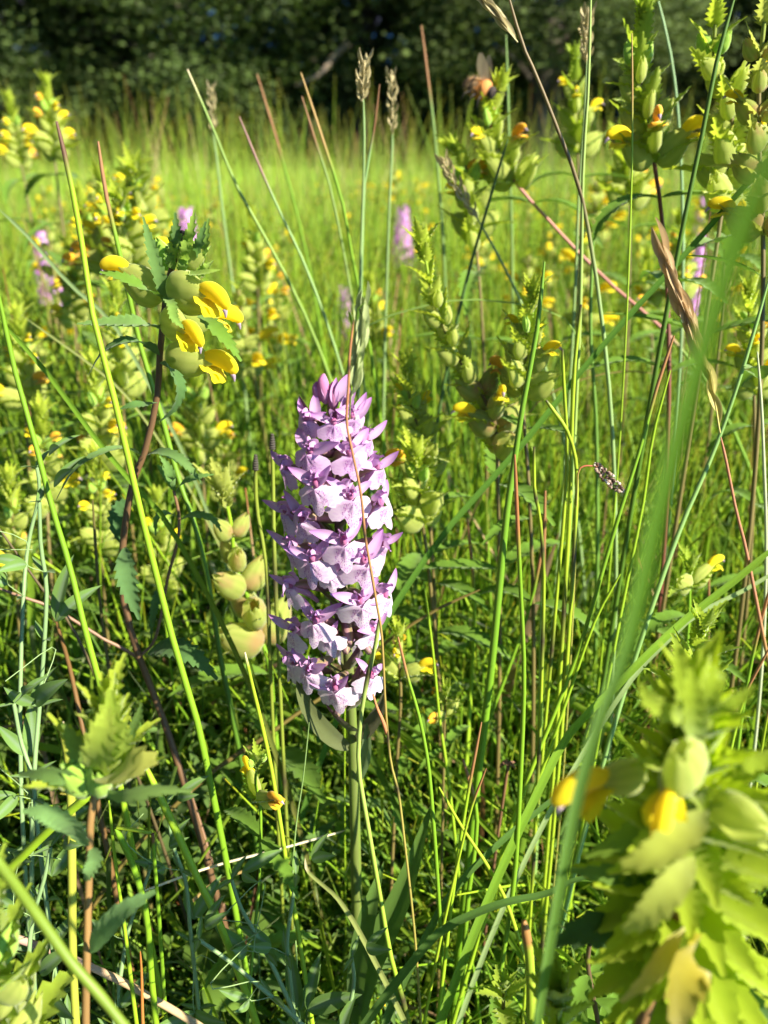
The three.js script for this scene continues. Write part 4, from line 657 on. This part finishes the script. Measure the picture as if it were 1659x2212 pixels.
const sepalC = vary((t, f) => mixc(mixc([.78, .48, .80], [.60, .26, .68], smooth(.45, 1, t)), [.9, .72, .88], .5 * (1 - Math.abs(f || 0)) * (1 - t)), .1);
const sepalGeos = [0, 1, 2].map(i => unitLeaf([.2, .6, -.25][i], .165, { n: 10, k: 2, fold: .12, cup: .35, sway: [.1, -.08, .12][i], wave: [.12, 5], phase: i, colour: sepalC, profile: t => Math.pow(Math.sin(Math.PI * Math.pow(clamp(t * .97 + .02), .8)), .75) }));
const hoodPetal = [0, 1].map(i => unitLeaf([1.0, 1.4][i], .26, { n: 9, k: 2, fold: .2, cup: .7, colour: sepalC, profile: t => Math.pow(Math.sin(Math.PI * Math.pow(clamp(t * .97 + .02), .75)), .7) }));
const columnGeo = tube([V(0, -.0005, 0), V(0, .0008, .0004), V(0, .0021, .0002)], t => .0009 * Math.sin(Math.PI * clamp(t * .8 + .15)), t => mixc([.72, .35, .58], [.55, .1, .28], t), 8, 8);
const spurGeo = tube([V(0, -.0005, 0), V(0, -.003, -.003), V(0, -.006, -.0055), V(0, -.0085, -.007)], t => .0011 * (1.1 - .6 * t), [.74, .5, .74], 8, 10);
const ovaryGeo = tube([V(0, -.006, -.0125), V(0, -.004, -.0085), V(0, -.001, -.004), V(0, 0, -.0005)], t => .0012 * (.65 + .6 * Math.sin(Math.PI * t)), (t, a) => mixc([.17, .15, .05], [.30, .16, .2], .5 + .5 * Math.sin(a * 3 + t * 7)), 9, 12);
const obractGeo = [0, 1].map(i => unitLeaf([-.25, -.5][i], .13, { n: 12, fold: .5, colour: vary(t => mixc([.13, .15, .04], [.17, .06, .11], smooth(.25, .9, t)), .2), profile: t => Math.pow(1 - t, .7) * Math.min(1, .5 + 3 * t) }));
const budGeo = tube([V(0, 0, 0), V(0, .002, .002), V(0, .006, .0045), V(0, .0085, .0045)], t => .0019 * Math.pow(Math.sin(Math.PI * clamp(t * .92 + .05)), .8), t => mixc([.45, .3, .4], [.74, .3, .56], smooth(0, .6, t)), 9, 12);
function orchidFlower(root, p, out, o = {}) {             // throat at p, facing `out`
  const f = group('flower'); f.position.copy(p); aim(f, out); f.rotateZ(o.roll || 0); f.rotateX(o.pitch ?? .12); f.scale.setScalar(o.s || 1); root.add(f);
  const lip = part('lip', lips[o.lip ?? (R() * 4 | 0)], M_lips[Math.min(2, (o.row ?? 1) * 2.99 | 0)], f); lip.rotation.x = o.lipTilt ?? rr(-.35, -.05); lip.position.z = .0006; lip.scale.setScalar(o.ls ?? 1.08);
  for (const s of [-1, 1]) {
    const m = part('sepal', sepalGeos[R() * 3 | 0], M.petal, f); aim(m, V(s * rr(.7, 1), rr(.4, 1), rr(-.45, .15) + (o.side ? rr(.1, 1.1) : 0)), V(-s * .3, .5, 1)); m.scale.setScalar(.0086 * rr(.75, 1.1));
    const q = part('petal', hoodPetal[R() * 2 | 0], M.petal, f); q.position.set(s * .0009, .0004, -.0006); aim(q, V(s * .35, 1, .35), V(s * .5, .2, -1)); q.scale.setScalar(.0042 * rr(.9, 1.1));
  }
  const d = part('hood', hoodPetal[0], M.petal, f); d.position.set(0, .0008, -.0012); aim(d, V(rr(-.1, .1), 1, .3 + rr(-.5, .2)), V(0, .2, -1)); d.scale.setScalar(.0047 * rr(.9, 1.1));
  part('column', columnGeo, M.petal, f); part('spur', spurGeo, M.petal, f); part('ovary', ovaryGeo, M.stem, f); return f;
}
{
  R = mulberry(4711);
  const D = .19, top = at(712, 832, D), bot = at(760, 1560, D), foot = at(772, 2010, D - .006), base = toGround([top.clone(), bot, foot.clone()]).pop();
  const g = group('spotted_orchid', base), P = [base, foot, bot, bot.clone().lerp(top, .5), top].map(p => p.clone().sub(base));
  part('stem', tube(P, t => .0021 - .0011 * t, vary((t, a) => mixc([.13, .20, .03], [.15, .10, .09], smooth(.5, .85, t) * .8 + .2 * (Math.sin(a * 9) > .4 ? 1 : 0)), .16), 14, 40), M.stem, g);
  const ax = y => { const f = clamp((y - 832) / (1560 - 832), -.05, 1.05); return top.clone().lerp(bot, f); };
  // flowers that face us: pixel of the throat, size, roll, facing in degrees from straight towards us (right positive)
  const front = [[672, 962, 1.0, -.1, -28], [752, 968, .95, .1, 28], [683, 1030, 1.05, .12, -16], [752, 1056, 1.05, 0, 24], [742, 1150, 1.1, .05, 8], [672, 1188, 1.0, .1, -24], [786, 1192, 1.15, .1, 26], [712, 1222, .72, .15, -8], [782, 1278, 1.12, .1, 14], [676, 1322, 1.0, .05, -22], [702, 1356, .82, .25, -6], [655, 1430, 1.08, -.1, -24], [722, 1468, 1.08, .15, -8], [806, 1444, .9, -.2, 24],
    [662, 898, .8, -.2, -40], [762, 893, .8, .2, 35], [655, 1105, 1.0, -.15, -42], [618, 1000, .95, -.2, -68], [812, 1000, .95, .25, 66], [618, 1095, 1.0, -.1, -75], [822, 1075, 1.0, .2, 58], [628, 1170, 1.0, -.1, -60], [825, 1160, 1.0, .15, 62], [622, 1250, 1.0, -.1, -62], [832, 1272, 1.0, .15, 60], [628, 1345, 1.0, -.15, -60], [622, 1420, .95, -.1, -72], [720, 905, .85, 0, 8], [790, 940, .8, .2, 62], [800, 1345, .9, .1, 46]];
  const dirOf = a => V(Math.sin(a * Math.PI / 180), .08, Math.cos(a * Math.PI / 180));
  const place = (y, ang, s, roll, x) => {
    const R0 = .0126 * (y < 990 ? .5 + .5 * clamp((y - 850) / 140) : y > 1380 ? .94 : 1), c = ax(y), dir = dirOf(ang); let p = c.clone().addScaledVector(V(dir.x, 0, dir.z), R0 * s ** .3);
    if (x !== undefined) { const q = project(p), w = at(x, y, -p.z); p.x = p.x * .25 + w.x * .75; p.y = p.y * .25 + w.y * .75; }
    orchidFlower(g, p.sub(base), dir, { s: s * .98, roll, pitch: rr(-.05, .25), ls: rr(.86, .98), side: Math.abs(ang) > 42 && Math.abs(ang) < 100 ? 1 : 0, row: clamp((y - 800) / 600) });
    const b = part('bract', obractGeo[R() * 2 | 0], M.leaf, g), q = c.clone().sub(base).add(V(dir.x * .001, -.004, dir.z * .001)); b.position.copy(q); aim(b, V(dir.x, .85, dir.z).addScaledVector(V(rr(-1, 1), 0, rr(-1, 1)), .15), V(-dir.x, .6, -dir.z)); b.scale.setScalar(.0165 * rr(.85, 1.15));
  };
  for (const [x, y, s, r, a] of front) place(y, a, s, r, x);
  for (let i = 0; i < 4; i++) place(1000 + i * 140, 180 + (i % 2 ? 1 : -1) * rr(0, 85), rr(.85, 1), rr(-.15, .15));
  for (const [x, y, dx, s] of [[704, 872, -.25, .8], [690, 868, -.5, .55], [720, 885, .15, .75]]) { const b = part('bud', budGeo, M.petal, g); b.position.copy(at(x, y, D - .003).sub(base)); aim(b, V(dx, .35, .8)); b.scale.setScalar(s); }
  for (const [x, y, dx, l, w] of [[734, 868, .22, .0075, 1.5], [742, 885, .4, .0065, 1.2], [722, 872, .02, .0065, 1], [706, 860, -.25, .0055, .8], [684, 905, -.12, .0065, 1.3], [668, 915, -.5, .0065, 1], [772, 905, .5, .0065, 1.1], [745, 905, .05, .007, 1.3]]) { const b = part('petal', sepalGeos[1], M.petal, g); b.position.copy(at(x, y, D - .005).sub(base)); aim(b, V(dx, 1, .25), V(0, .2, 1)); b.scale.set(l * w, l, l); }
  for (const [x, y, a, s] of [[722, 930, 0, .8], [728, 1010, 10, .8], [735, 1560, -30, 1.5], [690, 1490, -62, 1.5], [800, 1500, 55, 1.3], [770, 1400, 20, 1.2], [745, 1300, -20, 1.1]]) { const b = part('bract', obractGeo[0], M.leaf, g), d = dirOf(a); b.position.copy(ax(y + 30).sub(base)); aim(b, V(d.x, 1.1, d.z), V(-d.x, .5, -d.z)); b.scale.setScalar(.0165 * s); }
  for (const [x, y, a, s] of [[725, 1575, -25, 1.25], [755, 1420, 10, 1], [800, 1440, 30, 1], [745, 1440, -12, 1]]) { const b = part('seed_pod', ovaryGeo, M.stem, g), d = dirOf(a); b.position.copy(at(x, y - 25, D - .011).sub(base)); aim(b, V(d.x, -.9, d.z)); b.scale.setScalar(s); }
  // long lower bracts curling up from the stem, and the broad leaves at the foot
  leafThrough(g, [[758, 1618, D], [715, 1592, D - .008], [675, 1550, D - .01], [650, 1500, D - .01], [640, 1470, D - .009]], 40, { name: 'bract', teeth: 0, n: 16, fold: .5, c: [.12, .15, .05], up: V(.5, .6, 1) });
  leafThrough(g, [[766, 1600, D], [800, 1570, D - .008], [824, 1530, D - .01], [832, 1490, D - .01]], 34, { name: 'bract', teeth: 0, n: 16, fold: .5, c: [.13, .13, .07], up: V(-.5, .6, 1) });
  leafThrough(g, [[768, 1700, D], [790, 1640, D - .006], [795, 1590, D - .008], [793, 1560, D - .008]], 26, { name: 'bract', teeth: 0, n: 16, fold: .5, c: [.2, .3, .12], up: V(-.4, .3, 1) });
  leafThrough(g, [[770, 2230, D - .02], [800, 2080, D - .028], [870, 1930, D - .026], [935, 1730, D - .02]], 62, { teeth: 0, n: 20, fold: .4, c: [.11, .22, .03], up: V(-.5, .3, 1) });
  leafThrough(g, [[768, 2230, D - .016], [775, 2080, D - .03], [800, 1960, D - .03], [830, 1860, D - .024]], 46, { teeth: 0, n: 20, fold: .4, c: [.10, .2, .03], up: V(-.3, .3, 1) });
  tag(g, 'pink and white spotted orchid spike in sharp focus at the centre', 'orchid');
}
// stalks standing before the orchid
{ const g = stemThing('red_stalk', '', '', [[764, 690, .168], [755, 770, .168], [753, 830, .168], [749, 913, .168], [761, 975, .168], [780, 1069, .168], [789, 1160, .168], [800, 1223, .168], [813, 1300, .168], [824, 1366, .168], [833, 1530, .167], [845, 1650, .166], [860, 1709, .165], [874, 1819, .162], [895, 2009, .157], [905, 2139, .153]], 5.6, { c: [.3, .26, .06], c2: [.42, .19, .08], mix: [.45, .75], joints: 14, taper: .3, group: true, segs: 60 });
  for (const [x, y] of [[768, 680], [760, 700], [772, 694]]) { const m = part('scale', rleaf[0], M.straw, g); m.position.copy(at(x, y, .168).sub(g.position)); aim(m, V(rr(-.5, .5), .8, rr(-.3, .5))); m.scale.setScalar(.0035); }
  part('side_shoot', tube([[836, 1585, .167], [826, 1555, .166], [815, 1530, .166], [806, 1500, .166]].map(p => at(...p).sub(g.position)), t => .0006 * (1 - .6 * t), [.5, .2, .08], 6, 10), M.dull, g);
  tag(g, 'wiry orange red stalk running down in front of the orchid flowers', 'stalk'); }
rush('slim light green stem in front of the lower orchid and its stalk', [[819, 1340, .17], [812, 1390, .17], [794, 1464, .17], [778, 1563, .169], [775, 1659, .167], [795, 1784, .163], [820, 1929, .158], [845, 2069, .153], [872, 2165, .15]], 9.5, { c: C.lime, c2: [.3, .4, .1], joints: 7, taper: .2 });
rush('hair thin green stem left of the orchid stem', [[668, 1560, .17], [655, 1680, .17], [640, 1780, .168], [632, 1900, .165], [640, 2060, .16]], 4.5, { c: [.2, .32, .1] });

// ---------------------------------------------------------------- vetchling
const vleaf = [0, 1, 2].map(i => unitLeaf([.15, .5, .9][i], .135, { n: 12, k: 2, fold: .3, sway: (i - 1) * .12, colour: (t, f) => f ? C.vetch : [.2, .31, .16], profile: t => Math.pow(Math.sin(Math.PI * Math.pow(clamp(t, .004, .996), .75)), .9) }));
function vetch(label, P, n, len = .021, seed = 1) {
  R = mulberry(seed); let pts = toGround(P.map(p => at(...p))); const base = pts[pts.length - 1].clone(); pts = pts.reverse().map(p => p.sub(base));
  const g = group('vetchling', base), cu = new THREE.CatmullRomCurve3(pts, false, 'centripetal');
  part('stem', tube(pts, t => .0009 - .0004 * t, vary([.2, .32, .13], .15), 7, 30), M.stem, g);
  for (let i = 0; i < n; i++) {
    const t = 1 - i / n * .7, p = cu.getPointAt(t), T = cu.getTangentAt(t), a = i * 2.6 + rr(-.4, .4), h = V(Math.cos(a), .3, Math.sin(a) + .2), up = rr(.3, 1.1);
    const q = p.clone().addScaledVector(h, .004).addScaledVector(T, .003);
    if (i % 2) part('tendril', tube([p, q, q.clone().add(V(rr(-1, 1), 1, rr(-.5, 1)).multiplyScalar(.006)), q.clone().add(V(rr(-1, 1), 1.2, rr(-1, 1)).multiplyScalar(.011)), q.clone().add(V(rr(-1, 1), .9, rr(-1, 1)).multiplyScalar(.013))], .00014, [.24, .36, .14], 5, 14), M.stem, g);
    for (const s of [-1, 1]) { const m = part('leaflet', vleaf[R() * 3 | 0], M.vetch, g); m.position.copy(q); aim(m, h.clone().multiplyScalar(.7).add(V(s * h.z, 0, -s * h.x).multiplyScalar(.6)).add(V(0, up, .15)), V(-h.x, .8, 1)); m.scale.setScalar(len * rr(.75, 1.15) * (i < 2 ? .7 : 1)); }
    for (const s of [-1, 1]) { const m = part('stipule', vleaf[0], M.vetch, g); m.position.copy(p); aim(m, V(s * h.z, .5, -s * h.x)); m.scale.setScalar(len * .42); }
  }
  return tag(g, label, 'vetchling');
}
vetch('tall bluish vetchling climbing at the left edge', [[85, 1085, .185], [88, 1180, .185], [100, 1260, .184], [96, 1380, .182], [85, 1530, .178], [75, 1650, .172]], 11, .017, 3);
vetch('narrow leaved vetchling tip at left above the climbing one', [[80, 1010, .21], [85, 1060, .21], [60, 1180, .208], [50, 1300, .2]], 6, .019, 4);
vetch('broad leaved vetchling at the bottom left of the orchid', [[500, 1900, .15], [520, 1960, .149], [560, 2030, .146], [600, 2110, .142]], 7, .017, 5);
vetch('vetchling with pointed leaf pair close left of the orchid foot', [[640, 1890, .152], [630, 1960, .15], [620, 2040, .147], [630, 2140, .143]], 7, .016, 6);
vetch('vetchling sprawling along the bottom edge left of middle', [[430, 2030, .135], [500, 2080, .134], [560, 2130, .132], [640, 2200, .13]], 7, .014, 7);
vetch('vetchling leaves behind the snapped rush', [[360, 1740, .17], [375, 1830, .168], [400, 1900, .165], [410, 2000, .16]], 8, .014, 8);
vetch('vetchling tangle under the pale bud spike', [[110, 1830, .15], [95, 1900, .148], [70, 1990, .145], [60, 2100, .14]], 8, .014, 9);
vetch('vetchling shoot at the left edge beside the bud spike', [[30, 1520, .165], [45, 1600, .164], [70, 1680, .16], [80, 1780, .155]], 7, .015, 10);
vetch('vetchling leaves at the bottom edge under the orchid foot', [[760, 2070, .14], [765, 2120, .138], [750, 2200, .135]], 5, .014, 11);
vetch('fine vetchling shoot behind the left end of the straw', [[330, 1860, .165], [310, 1920, .162], [280, 2000, .158], [260, 2110, .15]], 7, .014, 12);
// small yellow trefoil flower at the bottom
{ const g = group('trefoil_flower', at(822, 2166, .15)), u = unitLeaf(.7, .26, { n: 5, k: 1, cup: .5, colour: vary([.86, .62, .02], .15) });
  for (let i = 0; i < 14; i++) { const m = part('petal', u, M.yellow, g), a = i * 2.4, e = 1.3 - i * .14; aim(m, V(Math.cos(a) * Math.cos(e), Math.sin(e), Math.sin(a) * Math.cos(e) + .2)); m.scale.setScalar(.0019); }
  part('stem', tube(toGround([V(0, 0, 0).add(g.position), V(0, -.02, -.002).add(g.position)]).map(p => p.sub(g.position)), .0004, C.green, 6, 12), M.stem, g); tag(g, 'tiny round yellow flower at the bottom edge under the orchid', 'small flower'); }

// ---------------------------------------------------------------- bumblebee
{
  const c = at(1036, 188, .397), g = group('bumblebee', c), s = .0065;
  const body = (() => { const N = 30, K = 20, pos = [], col = [], idx = []; for (let i = 0; i <= N; i++) for (let k = 0; k < K; k++) { const t = i / N, a = k / K * 6.2832, rad = .62 * Math.sqrt(Math.max(0, 1 - Math.pow((t - .62) / .38, 2))) * (t > .36 ? 1 : 0), th = .66 * Math.sqrt(Math.max(0, 1 - Math.pow((t - .34) / .2, 2))), hd = .4 * Math.sqrt(Math.max(0, 1 - Math.pow((t - .1) / .1, 2))); const r = Math.max(rad, th, hd, .18 * Math.sin(Math.PI * t)) * (1 + .05 * noise.noise(a * 3, t * 20, 2)); pos.push(Math.cos(a) * r, Math.sin(a) * r - .25 * t * t, (.5 - t) * 2.5); const q = t < .17 ? [.04, .03, .025] : t < .5 ? [.55, .24, .06] : Math.sin(t * 30) > .2 ? [.06, .045, .03] : [.35, .22, .1]; col.push(...q); }
    for (let i = 0; i < N; i++) for (let k = 0; k < K; k++) { const a = i * K + k, b = i * K + (k + 1) % K; idx.push(a, a + K, b, b, a + K, b + K); } return build(pos, idx, col); })();
  const gg = group('x'); aim(g, V(.75, -.35, .4)); g.scale.setScalar(s);
  part('body', body, M.dull, g);
  const hairs = []; for (let i = 0; i < 900; i++) { const a = R() * 6.28, t = rr(.16, .9), r = t < .5 ? .6 : .5, p = V(Math.cos(a) * r * Math.sin(Math.PI * clamp((t - .1) / .95)) , Math.sin(a) * r * Math.sin(Math.PI * clamp((t - .1) / .95)) - .25 * t * t, (.5 - t) * 2.5), q = p.clone().add(V(Math.cos(a), Math.sin(a), -.5).multiplyScalar(rr(.15, .3))); hairs.push(tube([p, q], u => .012 * (1 - u * .8), t < .5 ? [.62, .28, .07] : R() < .5 ? [.4, .27, .14] : [.08, .06, .04], 3, 1)); }
  const fur = part('fur', mergeGeometries(hairs), M.dull, g); fur.userData.kind = 'stuff';
  for (const sd of [-1, 1]) { const w = part('wing', leaf([V(sd * .3, .55, .35), V(sd * .55, 1.2, -.1), V(sd * .75, 1.9, -.5)], .38, { n: 8, up: V(sd, .1, .4), fold: .05, colour: [.6, .5, .38], profile: t => .3 + .7 * Math.sin(Math.PI * clamp(t * .9 + .1)) }), M.wing, g); 
    for (let k = 0; k < 3; k++) part('leg', tube([V(sd * .35, -.4, .5 - k * .35), V(sd * .9, -.6, .6 - k * .55), V(sd * .85, -1.15, .65 - k * .65)], u => .07 * (1.1 - u * .7), [.03, .025, .02], 6, 8), M.dull, g);
    part('antenna', tube([V(sd * .15, .1, 1.2), V(sd * .3, .3, 1.6), V(sd * .4, .15, 1.95)], .03, [.03, .025, .02], 5, 6), M.dull, g); }
  tag(g, 'furry ginger bumblebee on top of a yellow flower spike', 'bumblebee');
}

// ---------------------------------------------------------------- distant orchids and flower spikes
{ // prototype with a head of many small flowers
  R = mulberry(606);
  const g = group('distant_orchid', V(0, 0, 0)), H = .36, hs = .085;
  part('stem', tube([V(0, 0, 0), V(.004, H * .5, 0), V(0, H, 0)], .0018, [.13, .2, .04], 7, 10), M.stem, g);
  const f = mergeGeometries([lips[0].clone().scale(1.1, 1.1, 1.1), ...[-1, 1].map(s => { const o = new THREE.Object3D(); aim(o, V(s, .5, .1), V(0, .4, 1)); o.scale.setScalar(.009); o.updateMatrix(); return sepalGeos[0].clone().applyMatrix4(o.matrix); }), (() => { const o = new THREE.Object3D(); aim(o, V(0, 1, .4), V(0, .2, -1)); o.scale.setScalar(.008); o.updateMatrix(); return hoodPetal[0].clone().applyMatrix4(o.matrix); })()]);
  for (let i = 0; i < 46; i++) { const t = i / 46, a = i * 2.4, m = part('flower', f, farPetal(), g); m.position.set(Math.cos(a) * .01 * (1.1 - .6 * t), H - hs * (1 - t), Math.sin(a) * .01 * (1.1 - .6 * t)); aim(m, V(Math.cos(a), .15, Math.sin(a))); m.scale.setScalar(1.05 - .45 * t); }
  function farPetal() { return farPetal.m || (farPetal.m = sheet(.34, 0, { color: new THREE.Color(.92, .62, .95) })); }
  const spots = [['lilac orchid spike far left behind the pale blade', 86, 500, .9], ['violet orchid spike behind the top of the main left yellow spike', 400, 448, 1.0], ['lilac orchid spike standing alone in the middle distance', 870, 445, 1.15], ['faint violet orchid spike right of the upper middle rushes', 740, 620, .9], ['tiny violet orchid spike at far right between the yellow spikes', 1520, 420, 1.2], ['pale lilac orchid low at the right beside the dark blade', 1518, 500, .75]];
  spots.forEach(([l, x, y, d], i) => { const q = at(x, y, d), c = i ? g.clone() : g; c.name = 'distant_orchid'; const s = d < 1.05 ? .6 : 1; c.position.copy(q); c.position.y = 0; { const k = q.y / H; c.scale.set(k * 1.45, k, k * 1.45); if (y === 420 || y === 500 && x > 1000) c.scale.set(k * .7, k, k * .7); } c.rotation.y = i * 1.1; delete c.userData.label; tag(c, l, 'orchid', 'lilac orchids in the meadow behind'); });
}
{ // yellow spikes out in the meadow
  R = mulberry(808); const protos = [];
  for (let k = 0; k < 3; k++) {
    const g = group('meadow_rattle', V(0, 0, 0)), H = .34, ge = [];
    part('stem', tube([V(0, 0, 0), V(.01, H * .5, 0), V(0, H, 0)], .0012, [.2, .2, .05], 5, 8), M.stem, g);
    const put = (geo, p, dir, s) => { const o = new THREE.Object3D(); o.position.copy(p); aim(o, dir); o.scale.setScalar(s); o.updateMatrix(); return geo.clone().applyMatrix4(o.matrix); };
    for (let i = 0; i < 7; i++) for (const s of [0, 1]) { const a = i * 1.57 + s * 3.14 + rr(-.3, .3), f = i / 6, p = V(0, H - .055 * (1 - f), 0), h = V(Math.cos(a), .3 + f, Math.sin(a));
      ge.push(put(bractSets.fresh[i % 3], p, h, .015 * (1 - .45 * f))); if (f < .85) ge.push(put(calyxFresh[i % 3], p, h.clone().add(V(0, .3, 0)), .012 * (1 - .4 * f)));
      if (R() < .5 && f < .8) { const m = part('petals', mergeGeometries([hoodGeo, lowerLipGeo]), M.yellow, g); m.position.copy(p).addScaledVector(h.clone().normalize(), .011); aim(m, h); m.scale.setScalar(.009); } }
    part('flower_head', mergeGeometries(ge), M.bract, g);
    const lv = []; for (let i = 0; i < 6; i++) { const a = i * 1.57 + (i % 2) * .3; lv.push(put(rleaf[i % 3], V(0, H * (.3 + .08 * i), 0), V(Math.cos(a), .4, Math.sin(a)), .026)); } part('leaves', mergeGeometries(lv), M.leaf, g).userData.kind = 'stuff';
    protos.push(g);
  }
  let n = 0; const usedP = [], placed = [];
  for (let i = 0; n < 100 && i < 700; i++) {
    const d = rr(.55, 4.5) * (R() < .6 ? .6 : 1) + .1, x = rr(-1, 1) * d * .52; if (x > -.1 * d && x < .15 * d && R() < .5) continue;
    const h = Math.min(hmax(d) * rr(.75, 1.02), .41), q = V(x, 0, -d), [px, py] = project(V(x, h, -d)); if (px < 5 || px > 1655 || usedP.some(u => u.distanceTo(q) < .05)) continue; usedP.push(q);
    const c = n < 3 ? protos[n] : protos[n % 3].clone(); c.name = 'meadow_rattle'; c.position.copy(q); c.scale.set(h / .34 * 1.3, h / .34, h / .34 * 1.3); c.rotation.set(rr(-.15, .15), R() * 6.28, rr(-.15, .15)); n++;
    placed.push([c, px, py]);
  }
  const ord = 'first second third fourth fifth sixth seventh eighth ninth tenth eleventh twelfth thirteenth fourteenth fifteenth sixteenth seventeenth eighteenth nineteenth twentieth'.split(' ');
  placed.sort((a, b) => a[2] - b[2]); const rows = ['farthest', 'second farthest', 'middle', 'second nearest', 'nearest'], per = Math.ceil(placed.length / 5);
  rows.forEach((w, k) => placed.slice(k * per, k * per + per).sort((a, b) => a[1] - b[1]).forEach(([c], i) => tag(c, `small pale yellow spike, ${ord[i]} from left in the ${w} row across the meadow`, 'yellow flower', 'yellow flower spikes scattered in the meadow')));
}
renderer.setSize(768, 1024);
renderer.render(scene, camera);
